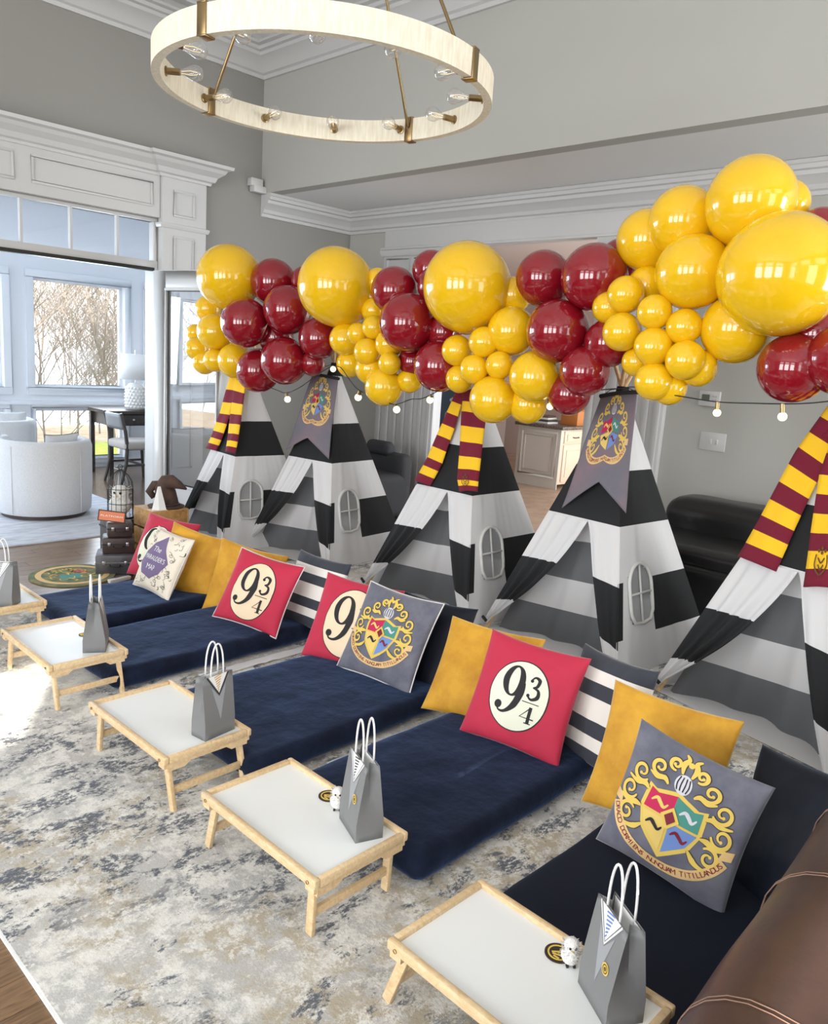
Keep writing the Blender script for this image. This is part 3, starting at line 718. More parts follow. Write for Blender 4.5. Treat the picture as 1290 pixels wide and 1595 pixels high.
pillow('black and ivory striped pillow between two raspberry number pillows', (2.455, 2.985, .255), 4, 22, 0, .375, .05, [STRN, STRW], 'striped pillows', BD, seed=10)
pillow('black and ivory striped pillow between the pale-oval number pillow and mustard pillow', (2.40, 1.285, .262), -24, 18, 7, .41, .05, [STRN, STRW], 'striped pillows', BD, seed=11)
r_, surf = pillow('smaller grey velvet pillow with heraldic shield, in the middle of the row', (2.290, 2.268, .272), 7.3, 28.7, -1.3, .405, .05, GREYV, 'grey crest pillows', seed=12); seam(r_, surf, PIPEW); crest(surf, r_, (-.06, -.02), .88)
r_, surf = pillow('large grey velvet pillow with heraldic shield, nearest the brown sofa', (1.985, .795, .262), 4, 14, -8, .385, .05, GREYV, 'grey crest pillows', seed=13); crest(surf, r_, (-.04, -.02), .98)
pillow('plain navy velvet pillow behind the smaller grey crest pillow', (2.44, 2.20, .215), 2, 27, 3, .43, .06, NAVYP, 'navy pillows', seed=14)
pillow('plain navy velvet pillow squeezed between crest pillow and brown sofa', (2.16, .52, .24), -24, 22, 10, .42, .07, NAVYP, 'navy pillows', seed=15)

# ================================================================== FLOOR BEDS
def bed(label, x0, x1, y0, y1, z1, material, r=.04, seed=0, group='navy floor beds'):
    n = 36
    def bump(p): return .006*noise.noise(Vector((p.x*3+seed, p.y*3, p.z*3)))+.004*noise.noise(Vector((p.x*8+seed, p.y*8, p.z*6)))
    m = MB(); m.rbox(((x0+x1)/2, (y0+y1)/2, (RUGZ+.008+z1)/2), (x1-x0, y1-y0, z1-RUGZ-.008), r, n, bump=bump)
    o = obj('floor_bed', m, material, smooth=180); return tag(o, label, 'floor bed', group)
bed('navy plush floor bed farthest from the camera, by the round rug', 1.50, 2.50, 3.60, 4.14, .105, NAVY, seed=1)
bed('navy plush floor bed second from the far end, behind the tray with the side-on bag', 1.38, 2.46, 2.93, 3.48, .105, NAVY, seed=2)
bed('navy plush floor bed in the middle of the row', 1.40, 2.42, 1.98, 2.66, .105, NAVY, seed=3)
bed('navy plush floor bed in front of the pale-oval number pillow', 1.45, 2.45, 1.265, 1.86, .105, NAVY, seed=4)
bed('thin smooth navy floor mat beside the brown leather sofa', 1.42, 2.55, .43, 1.07, .075, NAVYF, r=.015, seed=5)
# white sheets in the gaps
def sheet(label, pts, seed):
    def fn(a, b):
        p = pts[0].lerp(pts[1], a).lerp(pts[3].lerp(pts[2], a), b)
        return p+Vector((0, 0, .004+.010*abs(noise.noise(Vector((p.x*14, p.y*14, seed))))))
    m = MB(); m.grid(fn, 24, 6); o = obj('folded_sheet', m, TWHITE, solid=.004); tag(o, label, 'sheet', 'white sheets between the floor beds')
V3 = Vector
sheet('white sheet strip lying between the middle floor bed and the next farther one', [V3((1.75, 2.84, RUGZ)), V3((2.7, 2.84, RUGZ)), V3((2.7, 2.91, RUGZ)), V3((1.75, 2.90, RUGZ))], 1)
sheet('white sheet strip lying on the near side of the middle floor bed', [V3((1.7, 1.915, RUGZ)), V3((2.6, 1.90, RUGZ)), V3((2.6, 1.955, RUGZ)), V3((1.7, 1.955, RUGZ))], 2)

# ================================================================== TRAY TABLES
TL, TW, TH = .52, .321, .197
def tray(label, cx, cy, rot, lean0, lean1):
    X = Matrix.Translation((cx, cy, 0)) @ Matrix.Rotation(rot, 4, 'Z')
    root = thing('tray_table', label, 'tray table', (cx, cy, RUGZ), 'folding wooden tray tables')
    n = lambda: MB(X)
    zt = TH
    m = n(); m.bb((-TW/2+.012, -TL/2+.012, zt-.020), (TW/2-.012, TL/2-.012, zt-.012)); obj('tray_top', m, LAMINATE, root)
    for sx in (-1, 1):
        m = n(); m.bb((sx*(TW/2-.018), -TL/2, zt-.026), (sx*TW/2, TL/2, zt)); obj('long_rim', m, BEECH, root, bevel=.005)
        for a, b in ((-TL/2+.0, -TL/2+.05), (TL/2-.05, TL/2)):
            m = n(); m.bb((sx*(TW/2-.016), a+.008, zt-.042), (sx*(TW/2-.004), b-.008, zt-.026)); obj('hinge_block', m, BEECH, root)
    for sy in (-1, 1):
        m = n(); m.bb((-TW/2+.018, sy*(TL/2-.018), zt-.026), (TW/2-.018, sy*TL/2, zt)); obj('short_rim', m, BEECH, root, bevel=.005)
        # shaped apron under the short side
        y0, y1 = sorted((sy*(TL/2-.018), sy*(TL/2-.006)))
        pts = [(-TW/2+.014, zt-.026), (TW/2-.014, zt-.026), (TW/2-.014, zt-.052), (TW/2-.075, zt-.052), (TW/2-.095, zt-.038), (-TW/2+.095, zt-.038), (-TW/2+.075, zt-.052), (-TW/2+.014, zt-.052)]
        m = n(); k = len(pts)
        m.add([(x, y0, z) for x, z in pts]+[(x, y1, z) for x, z in pts], [tuple(range(k)), tuple(range(2*k-1, k-1, -1))]+[(i, (i+1) % k, k+(i+1) % k, k+i) for i in range(k)])
        obj('apron', m, BEECH, root)
        ln = lean0 if sy < 0 else lean1
        yt, yb = sy*(TL/2-.040), sy*(TL/2-.040+ln)
        for sx in (-1, 1):
            m = n(); m.bar((sx*(TW/2-.030), yt, zt-.022), (sx*(TW/2-.030), yb, RUGZ), .014, .026, (0, 1, 0)); obj('leg', m, BEECH, root, bevel=.003)
            m = n(); Rm = Matrix.Rotation(pi/2, 3, 'Y'); m.lathe([(0, .002), (.005, .002), (.005, -.002)], (sx*(TW/2+.0005), yt+sy*.012, zt-.033 if False else zt-.015), 10, R=Rm); obj('screw', m, BRASS, root)
        f = .62; zz = zt-.022+(RUGZ-zt+.022)*f; yy = yt+(yb-yt)*f
        m = n(); m.bar((-TW/2+.037, yy, zz), (TW/2-.037, yy, zz), .012, .024, (0, 0, 1)); obj('stretcher', m, BEECH, root, bevel=.002)
    return root
tray('pale wooden tray table with white top, closest to the camera', 1.264, .782, -.013, .03, .055)
tray('pale wooden tray table with white top, second closest to the camera', 1.266, 1.551, -.002, -.005, .04)
tray('pale wooden tray table with white top, in the middle of the row', 1.275, 2.300, .012, .045, .02)
tray('pale wooden tray table with white top, carrying the side-on bag', 1.287, 3.193, -.007, .045, .035)
tray('pale wooden tray table at the left edge, farthest away', 1.270, 3.985, 0.0, .03, .03)

# ================================================================== GIFT BAGS, COASTERS, OWLS
ZB = TH-.012+.0005
STRIPES = {'gold': mat('gold_stripe_print', srgb(206, 160, 60), .6), 'blue': mat('blue_stripe_print', srgb(100, 130, 190), .6), 'dark': mat('dark_stripe_print', srgb(60, 62, 66), .6)}
LGREY = mat('light_grey_print', srgb(150, 153, 157), .5)
def bag(label, c, right, w=.124, d=.074, h=.208, stripe='gold', face=1, seal=True, seed=0):
    """c: centre of the base; right: direction along the printed face (as seen from its front)"""
    c = Vector((c[0], c[1], ZB)); R = Vector((right[0], right[1], 0)).normalized(); Nn = Vector((R.y, -R.x, 0)); Z = Vector((0, 0, 1))
    P = lambda a, b, z: c+R*(a*w/2)+Nn*(b*d/2)+Z*z
    root = thing('gift_bag', label, 'gift bag', c, 'grey paper gift bags on the trays')
    pin = lambda t: .45*t         # top pinched together, gussets folded in
    m = MB()
    def wall(u, v, b):
        bb = b*(1-.55*max(0, v-.25)/.75)
        return P((2*u-1), bb, h*v)
    m.grid(lambda u, v: wall(u, v, 1), 6, 8); m.grid(lambda u, v: wall(1-u, v, -1), 6, 8)
    for s in (-1, 1):
        def gus(u, v):
            fold = max(0, v-.22)/.78
            a = s*(1-(.42*fold*(1-abs(2*u-1))))
            bb = (2*u-1)*s*(1-.55*max(0, v-.25)/.75)
            return P(a, bb, h*v)
        m.grid(gus, 4, 8)
    m.add([P(-1, -1, 0), P(1, -1, 0), P(1, 1, 0), P(-1, 1, 0)], [(0, 1, 2, 3)])
    obj('paper_body', m, BAGG, root, smooth=25, solid=.0012)
    m = MB(); e = .45
    m.grid(lambda u, v: P((2*u-1)*.84, (e-.10)*1, h*(.66+.34*v)-.001), 2, 2); m.grid(lambda u, v: P((2*u-1)*.84, -(e-.10), h*(.66+.34*v)-.001), 2, 2)
    m.grid(lambda u, v: P((2*u-1)*.5, (2*v-1)*.30, h*.80+.01*noise.noise(Vector((u*6, v*6, seed)))), 6, 3)
    obj('white_lining', m, PAPERW, root, smooth=None)
    for b in (1, -1):
        pts = []
        for k in range(17):
            a = pi*k/16; pts.append(P(-.42*cos(a), b*(.40), h-.012+(.118*sin(a)**.75 if 0 < k < 16 else 0)))
        m = MB(); m.tube(pts, .0029, 7); obj('twisted_handle', m, PAPERW, root, smooth=180)
    # printed collar, tie and shirt on the front face
    def surf(a, b, off=0):
        v = (b+1)/2; q = wall((a+1)/2, v, 1); return q+Nn*(.0012+off)
    art('shirt_print', Art().poly([(-.62, 1), (.62, 1), (.02, .42)]), surf, .0004, PAPERW, root, step=.25)
    t = Art()
    for k in range(7):
        y = .52+.075*k; x = .04+.20*(k/6); t.stroke([(-x, y-.03), (x, y+.03)], .035, 2, False)
    art('tie_stripe', t, surf, .0010, STRIPES[stripe], root, step=.5)
    art('collar_stripe', Art().stroke([(-.72, 1), (.02, .36), (.72, 1)], .055, 2, False), surf, .0008, PAPERW if stripe != 'gold' else INK, root, step=.3)
    art('lapel_print', Art().poly([(-.46, .66), (.02, .30), (.50, .66), (.02, -.45)]), surf, .0002, LGREY, root, step=.3)
    if seal:
        art('gold_seal', Art().disc((.42, -.0), .20, .12), surf, .0012, GOLDP, root, step=.3)
        art('seal_ring', Art().ringd((.42, 0), (.15, .09), (.11, .066)).disc((.42, 0), .07, .042), surf, .0016, mat('seal_brown', srgb(96, 74, 40), .6), root, step=.3)
    return root
bag('grey paper bag on the closest tray, blue striped collar and gold seal', (1.336, .624), (-.062, -.101), .120, .082, .208, 'blue', seed=1)
bag('grey paper bag on the second closest tray, dark striped collar and gold seal', (1.352, 1.402), (-.044, -.117), .125, .077, .212, 'dark', seed=2)
bag('grey paper bag on the middle tray, gold striped collar facing the camera', (1.339, 2.119), (.122, .017), .123, .068, .207, 'gold', seal=False, seed=3)
bag('grey paper bag seen side-on, on the tray second from the left edge', (1.362, 3.050), (.045, .074), .12, .086, .206, 'dark', seal=False, seed=4)
bag('grey paper bag at the left edge of the picture, on the farthest tray', (1.262, 3.810), (.068, -.067), .12, .085, .206, 'dark', seal=False, seed=5)
def coaster(label, x, y, r=.030):
    root = thing('round_coaster', label, 'coaster', (x, y, ZB), 'round dark coasters')
    m = MB(); m.lathe([(0, ZB), (r, ZB), (r, ZB+.0025), (0, ZB+.0025)], (x, y, 0), 28); obj('disc', m, mat('dark_coaster', srgb(44, 32, 28), .5), root)
    m = MB(); m.lathe([(r*.78, ZB+.0025), (r*.78, ZB+.0032), (r*.66, ZB+.0032), (r*.66, ZB+.0025)], (x, y, 0), 28)
    for k in range(5): m.box((x+.010*(k-2)*.7, y+.004*((k*7) % 3-1), ZB+.0029), (.004, .022-.004*abs(k-2), .0008), rz=.4*k)
    obj('gold_emblem', m, GOLDP, root)
coaster('round dark coaster with gold emblem beside the closest owl', 1.369, .771)
coaster('round dark coaster with gold emblem on the second closest tray', 1.384, 1.575)
coaster('round coaster peeping out behind the bag with the gold striped collar', 1.368, 2.255, .022)
coaster('round pale coaster on the tray with the side-on bag', 1.385, 3.216, .022)
FUR = mat('white_fluff', (.80, .79, .76), .95, bump=(120, .8, .006))
def owl(label, x, y, k=1.0, z=None, yaw=-2.4, s0=1):
    z = ZB if z is None else z
    root = thing('toy_owl', label, 'toy owl', (x, y, z), 'small white toy owls')
    rr = random.Random(int(x*1000)); c = Vector((x, y, z)); d = Vector((cos(yaw), sin(yaw), 0)); sd = Vector((-d.y, d.x, 0))
    def R_(a, t):
        n_ = Vector((cos(a), sin(a), t*3)); return (.0185*(1+.16*noise.noise(n_*3+c*50)))
    m = MB(); prof = [(0, .004), (.012, .003), (.019, .012), (.021, .024), (.018, .034), (.016, .040), (.0175, .048), (.0165, .056), (.010, .063), (0, .065)]
    V = []; n = 18
    for r0, zz in prof:
        for q in range(n):
            a = 2*pi*q/n; V.append(c+Vector((cos(a), sin(a), 0))*r0*k*(1+.10*noise.noise(Vector((cos(a)*2, sin(a)*2, zz*90))))+Vector((0, 0, zz*k)))
    m.add(V, [(i*n+q, i*n+(q+1) % n, (i+1)*n+(q+1) % n, (i+1)*n+q) for i in range(len(prof)-1) for q in range(n)])
    obj('fluffy_body', m, FUR, root, smooth=180)
    m = MB()
    for q in range(150):
        a = rr.uniform(0, 2*pi); zz = rr.uniform(.012, .060); r0 = .0185 if zz < .035 else .0165
        p = c+Vector((cos(a)*r0, sin(a)*r0, zz))*k; o = Vector((cos(a), sin(a), rr.uniform(-.5, .9)))*.008*k; t_ = Vector((-sin(a), cos(a), 0))*.0016*k
        m.add([p+t_, p-t_, p+o], [(0, 1, 2)])
    f_ = obj('fluff_tufts', m, FUR, root, smooth=None, merge=False, fixn=False); f_['kind'] = 'stuff'
    for s in (-1, 1):
        m = MB(); p = c+d*.0155*k+sd*s*.0062*k+Vector((0, 0, .050*k)); m.lathe([(0, -.003*k), (.0022*k, -.002*k), (.003*k, 0), (.0022*k, .002*k), (0, .003*k)], p, 10); obj('eye', m, INK, root, smooth=180)
        m = MB(); p = c+d*.012*k+sd*s*.008*k; m.box(p+Vector((0, 0, .003*k)), (.009*k, .006*k, .005*k), rz=yaw); obj('foot', m, INK, root, bevel=.001)
        m = MB(); p = c+sd*s*.017*k+Vector((0, 0, .026*k)); m.lathe([(0, -.016*k), (.005*k, -.008*k), (.006*k, .004*k), (0, .014*k)], p, 10); obj('wing', m, FUR, root, smooth=180)
    m = MB(); m.lathe([(.0025*k, 0), (0, -.007*k)], c+d*.017*k+Vector((0, 0, .046*k)), 8); obj('beak', m, GOLDP, root)
    return root
owl('small fluffy white toy owl leaning on the bag with the blue collar', 1.364, .738, .95)
owl('small white toy owl half hidden by the bag on the second closest tray', 1.364, 1.512, 1.0)

# ================================================================== TENTS
TENTS = {5: (3.612, 1.005, -.238, .441, 1.374), 4: (3.707, 2.093, -.075, .441, 1.374), 3: (3.67, 3.039, -.009, .441, 1.374), 2: (3.69, 4.36, .11, .425, 1.374), 1: (3.43, 5.03, -.11, .40, 1.30)}
POLEW = wood_mat('pine_pole', srgb(226, 194, 150), srgb(205, 170, 125), .6, 14, (3, 3, 3))
TIE = mat('dark_tie', (.02, .02, .022), .8)
ARTS = {}
def tent(k, label, us=.6):
    cx, cy, th, s, az = TENTS[k]; sc = az/1.374
    c_, s_ = cos(th), sin(th); R = lambda a, b: Vector((cx+c_*a-s_*b, cy+s_*a+c_*b, RUGZ))
    FL, FR, RR, RL = R(-s, s), R(-s, -s), R(s, -s), R(s, s); A = Vector((cx, cy, az))
    B = [z*sc for z in (.185, .44, .697, .957, 1.21)]
    def stripe(z):  # 0 white 1 black
        return 1 if (B[0] < z < B[1]) or (B[2] < z < B[3]) else 0
    root = thing('play_tent', label, 'play tent', (cx, cy, RUGZ), 'black and white striped teepee tents')
    for i, c in enumerate((FL, FR, RR, RL)):
        d = (A-c).normalized(); inw = (Vector((cx, cy, c.z))-c).normalized(); side = d.cross(Vector((0, 0, 1))).normalized()*.012
        m = MB(); m.tube([c+d*.004+inw*.032, c+inw*.06+(A-c-inw*.05)*.6, A+side+d*.17], .0115, 8); obj('pole', m, POLEW, root, smooth=60)
    def edge(c, z): return c+(A-c)*((z-RUGZ)/(az-RUGZ))
    ztop = az*.955
    def zrows(z0, z1, n):
        zs = {z0, z1}
        for b in B+[.40*sc, .60*sc, .04, .24*sc]:
            if z0 < b < z1: zs.add(b)
        zs = sorted(zs); out = []
        for a, b in zip(zs[:-1], zs[1:]):
            m_ = max(1, round((b-a)/(z1-z0)*n)); out += [a+(b-a)*i/m_ for i in range(m_)]
        return out+[zs[-1]]
    def panel(name, c1, c2, u0, u1, z0, z1, nu, nrow, seed, fold=0., nf=0, billow=.02, zshift=None, hole=None, out=.016, tl=False, mfn=None, mats=None, push=None, mfu=None):
        n = (c2-c1).cross(A-c1).normalized()
        if n.dot(((c1+c2)/2-Vector((cx, cy, 0)))) < 0: n = -n
        zs = zrows(z0, z1, nrow); m = MB(); mis = []
        V = []
        for z in zs:
            f = 1-(z/az); ua, ub = u0(z), u1(z)
            for i in range(nu+1):
                t = i/nu; u = ua+(ub-ua)*t
                zz = z+(zshift(t, z) if zshift else 0); zz = max(RUGZ+.004, min(zz, ztop))
                p = edge(c1, zz).lerp(edge(c2, zz), u)
                w = .010*f*noise.noise(Vector((u*5+seed, zz*1.2, seed)))+.006*f*noise.noise(Vector((u*13+seed, zz*1.6, seed*2)))
                w += fold*sin(2*pi*nf*t+seed)*f*(1 if 0 < i < nu else .4) - billow*f*sin(pi*min(max(u, 0), 1))
                ed = min(1, max(0, min(u, 1-u))*7) if not push else 1
                p = p+n*(.005+(out-.005)*ed+w*(.25+.75*ed)-(push(u, zz) if push else 0)); p.z = max(p.z, RUGZ+.003); V.append(p)
        Fs = []
        for j in range(len(zs)-1):
            zm = (zs[j]+zs[j+1])/2
            for i in range(nu):
                if hole and hole(u0(zm)+(u1(zm)-u0(zm))*(i+.5)/nu, zm): continue
                a = j*(nu+1)+i; Fs.append((a, a+1, a+nu+2, a+nu+1)); mis.append((mfn or stripe)(zm) if not mfu else mfu(u0(zm)+(u1(zm)-u0(zm))*(i+.5)/nu, zm))
        m.add(V, Fs, mis)
        obj(name, m, mats or [TWHITE, TBLACK], root, smooth=180, merge=False, fixn=False)
        return n
    zero = lambda z: 0.0; one = lambda z: 1.0
    # right-hand panel with an arched window near the front pole
    wu, wz0, wz1 = .285, .235*sc, .515*sc; hw = .103*sc
    def facew(z): return (edge(FR, z)-edge(RR, z)).length
    def arch(u, z, g=0):
        x = (u-wu)*facew(z); h_ = hw-g
        if abs(x) > h_ or z < wz0+g or z > wz1-g: return False
        zc = wz1-hw
        lo = wz0+.05*sc
        if z > zc: return x*x+(z-zc)**2 < h_*h_
        if z < lo: return abs(x) < h_*(.75+.25*(z-wz0)/(lo-wz0))
        return True
    nR = panel('side_panel', FR, RR, lambda z: -.014, one, RUGZ, ztop, 44, 60, k*1.7, hole=lambda u, z: arch(u, z, .004), mfu=lambda u, z: 0 if (z < B[1] and .05 < u < .44) else stripe(z))
    panel('side_panel', FL, RL, zero, one, RUGZ, ztop, 16, 26, k*2.3)
    panel('back_panel', RL, RR, zero, one, RUGZ, ztop, 16, 26, k*3.1)
    def wpt(x, z, o=.022):
        u = wu+x/facew(z); f = 1-z/az
        return edge(FR, z).lerp(edge(RR, z), u)+nR*(o-.02*f*sin(pi*min(max(u, 0), 1)))
    zc = wz1-hw
    loop = [(hw*cos(pi*i/14), zc+hw*sin(pi*i/14)) for i in range(15)]+[(-hw, (zc+wz0)/2), (-hw*.97, wz0+.05), (-hw*.70, wz0+.01), (0, wz0), (hw*.70, wz0+.01), (hw*.97, wz0+.05), (hw, (zc+wz0)/2)]
    m = MB(); m.tube([wpt(x, z) for x, z in loop], .0095, 6, closed=True); wf = obj('window_frame', m, TFRAME, root, smooth=180)
    m = MB(); m.tube([wpt(0, wz0), wpt(0, (wz0+wz1)/2), wpt(0, wz1)], .006, 6); m.tube([wpt(-hw, wz0+.5*(wz1-wz0)), wpt(0, wz0+.5*(wz1-wz0)), wpt(hw, wz0+.5*(wz1-wz0))], .006, 6); obj('mullion', m, TFRAME, wf, smooth=180)
    m = MB(); P_ = [wpt(x*.98, z, .014) for x, z in loop]; m.add(P_, [tuple(range(len(P_)))]); obj('mesh_pane', m, TMESH, wf, smooth=None)
    # front: closed top, two flaps drawn apart
    zsl, zt = .688*sc, .05
    panel('front_panel', FL, FR, zero, lambda z: 1.012, zsl, ztop, 20, 22, k*4.4, billow=.01)
    fr = lambda z: max(0, min(1, (z-zt)/(zsl-zt)))
    panel('door_flap', FL, FR, lambda z: -.004, lambda z: .035+(us-.035)*fr(z)**.92, zt, zsl, 40, 44, k*5.2, fold=.016, nf=3.2, billow=0., zshift=lambda t, z: (.012*(((t*4.2) % 1)-.5)+.03*t)*(1-fr(z))*(1 if fr(z) > 0 else 0), out=.022)
    panel('door_flap', FL, FR, lambda z: min(.985, us+(1-us-.04)*(1-max(0, z/zsl))**.72), lambda z: 1.014, RUGZ+.01, zsl, 26, 44, k*6.1, fold=.014, nf=1.6, billow=0., zshift=lambda t, z: -.05*t*(1-(z/zsl))*min(1, z*6), out=.022)
    panel('inner_curtain', FL, FR, lambda z: .05, lambda z: .95, RUGZ, .74*sc, 30, 30, k*7.7, fold=.022, nf=3.3, billow=0., mfn=lambda z: 1 if (.04 < z < .24*sc or .40*sc < z < .60*sc) else 0, mats=[TWHITE, LINK], push=lambda u, z: .05+.17*sin(pi*min(max(u, 0), 1))*(1-z/az), zshift=lambda t, z: .05*(t-.5)*(1 if z > .03 else 0), out=0)
    pt = edge(FL, .075)
    m = MB(); m.bar(pt+Vector((-.028, -.022, -.008)), pt+Vector((-.024, .010, .010)), .010, .014); obj('tie_band', m, TIE, root)
    m = MB(); nf_ = 10; m.grid(lambda u, v: (FL.lerp(FR, .02+.96*u).lerp(RL.lerp(RR, .02+.96*u), .02+.96*v))+Vector((0, 0, .006+.004*noise.noise(Vector((u*4, v*4, k))))), nf_, nf_); obj('floor_mat', m, TWHITE, root)
    n = (FR-FL).cross(A-FL).normalized()
    if n.x > 0: n = -n
    ARTS[k] = (FL, FR, RR, A, n, root, az)
    # wrap of cloth at the top
    m = MB(); q = edge(FL, ztop)
    m.lathe([(.058, az*.935), (.05, az*.955), (.036, az*.975), (.030, az*1.0)], (cx, cy, 0), 14); obj('top_binding', m, TBLACK if k in (2, 4) else TWHITE, root, smooth=60)
tent(1, 'striped teepee tent farthest from the camera, with a scarf over it', .62)
tent(2, 'striped teepee tent second from the far end, hung with a crest banner')
tent(3, 'striped teepee tent in the middle of the row, with a scarf over it', .6)
tent(4, 'striped teepee tent second from the right, hung with a crest banner', .6)
tent(5, 'striped teepee tent at the right edge of the picture', .62)

# ------------------------------------------------------------------ scarves and banners
def strip(name, p_list, n_bands, par, first=0, off=.03, k=None, nseg=4, nu=8, fringe=True):
    """p_list: list of (left px, right px) rows on the tent's front plane"""
    FL, FR, RR, A, n, root, az = ARTS[k]
    L_ = [on_plane(*a, FL+n*off, n) for a, b in p_list]; R_ = [on_plane(*b, FL+n*off, n) for a, b in p_list]
    def along(P, t):
        x = t*(len(P)-1); i = min(int(x), len(P)-2); return P[i].lerp(P[i+1], x-i)
    m = MB()
    m.grid(lambda u, v: along(L_, v).lerp(along(R_, v), u)+n*(.006*sin(u*pi*2+v*5)+.010*sin(pi*u)), nu, n_bands*nseg, lambda i, j: ((j//nseg)+first) % 2)
    o = obj(name, m, [SC_M, SC_Y], par, smooth=180, solid=.006, merge=False); return L_, R_, n, o
def scarf(k, label, tails):
    FL, FR, RR, A, n, root, az = ARTS[k]
    r = thing('striped_scarf', label, 'scarf', A-Vector((0, 0, .1)), 'maroon and gold striped scarves')
    res = []
    for rows, nb, first, off in tails: res.append(strip('scarf_tail', rows, nb, r, first, off, k))
    m = MB(); c = A-Vector((0, 0, az*.085))
    rad = .075
    m.tube([c+Vector((rad*cos(a*pi/10), rad*sin(a*pi/10), .02*sin(a*pi/5))) for a in range(20)], .022, 8, closed=True); obj('scarf_loop', m, SC_M, r, smooth=180)
    return r, res
EMB = mat('dark_gold_embroidery', srgb(96, 66, 16), .7)
def badge(res, r, t0, t1, w=.5):
    L_, R_, n, o = res
    def along(P, t):
        x = t*(len(P)-1); i = min(int(x), len(P)-2); return P[i].lerp(P[i+1], x-i)
    def surf(a, b, off=0): return along(L_, t0+(t1-t0)*(1-b)/2).lerp(along(R_, t0+(t1-t0)*(1-b)/2), .5+a*w/2)+n*(.024+off)
    a = Art(); a.stroke([(-.5, .4), (-.55, -.3), (0, -.8), (.55, -.3), (.5, .4)], .12, 6); a.stroke([(-.3, .2), (0, -.1), (.3, .2)], .12, 5); a.stroke([(-.25, -.2), (0, -.5), (.25, -.2)], .12, 5)
    art('badge', a, surf, 0.001, EMB, r, step=.4)
    a = Art()
    for x, y in ((-.3, .62), (0, .78), (.3, .62), (0, .5)): a.disc((x, y), .11)
    art('badge_flourish', a, surf, 0.001, EMB, r, step=.4)
r, _ = scarf(1, 'maroon and gold scarf on the farthest tent', [([((358, 588), (371, 588)), ((345, 640), (361, 642)), ((331, 675), (347, 680)), ((320, 698), (336, 702))], 8, 1, .035), ([((367, 590), (383, 596)), ((361, 640), (378, 642)), ((355, 680), (371, 682)), ((350, 704), (365, 706))], 8, 1, .05)])
r, q = scarf(3, 'maroon and gold scarf on the middle tent, small badge on one end', [([((712, 608), (724, 612)), ((690, 660), (709, 668)), ((666, 712), (689, 722)), ((645, 748), (669, 757))], 9, 0, .035), ([((722, 610), (733, 610)), ((720, 645), (758, 650)), ((717, 700), (751, 705)), ((712, 745), (745, 748)), ((715, 766), (743, 765))], 9, 0, .055)])
badge(q[1], r, .70, .93, .55)
r, q = scarf(5, 'maroon and gold scarf on the tent at the right edge', [([((1296, 625), (1325, 640)), ((1240, 705), (1282, 735)), ((1190, 795), (1240, 820)), ((1149, 866), (1208, 890))], 10, 1, .035), ([((1312, 640), (1345, 640)), ((1278, 740), (1330, 745)), ((1263, 830), (1318, 835)), ((1251, 914), (1306, 916))], 9, 0, .06)])
badge(q[1], r, .74, .95, .6)

BANM = mat('misty_banner_cloth', srgb(104, 106, 116), .85, noise_=(4, srgb(128, 110, 118), .35, .7), bump=(60, .2, .003))
def banner(k, label, TLp, TRp, BLp, Np, BRp, off=.045):
    FL, FR, RR, A, n, root, az = ARTS[k]
    p = [on_plane(*q, FL+n*off, n) for q in (TLp, TRp, BLp, Np, BRp)]
    r = thing('pennant_banner', label, 'banner', p[3], 'swallow-tailed crest banners')
    mid_top = p[0].lerp(p[1], .5)
    def surf(a, b, o=0.0):
        u = (a+1)/2; v = (1-b)/2
        bot = p[2].lerp(p[3], min(1, u*2)) if u <= .5 else p[3].lerp(p[4], u*2-1)
        top = p[0].lerp(p[1], u)
        q = top.lerp(bot, v)
        return q+n*(.012*sin(pi*u)+.008*sin(v*6+u*5)*v+o)
    m = MB(); m.grid(lambda u, v: surf(2*u-1, 1-2*v), 24, 30); obj('cloth', m, BANM, r, smooth=180, solid=.003, merge=False)
    m = MB(); m.tube([surf(-1.06+2.12*i/8, 1.0, .002) for i in range(9)], .011, 8); obj('top_hem', m, TIE, r, smooth=60)
    crest(surf, r, (0.0, .20), .86, .0012)
    cc = (p[0]+p[1])/2
    m = MB()
    for s in (0, 1): m.tube([p[s], p[s].lerp(A, .5)+n*.02, A-Vector((0, 0, .02))+n*.03], .002, 5)
    obj('hanging_cord', m, TIE, r)
banner(4, 'grey swallow-tailed crest banner on the second tent from the right', (937, 617), (993, 611), (875, 791), (936, 752), (974, 799))
banner(2, 'grey swallow-tailed crest banner on the second tent from the far end', (487, 583), (527, 590), (446, 700), (482, 683), (511, 715))

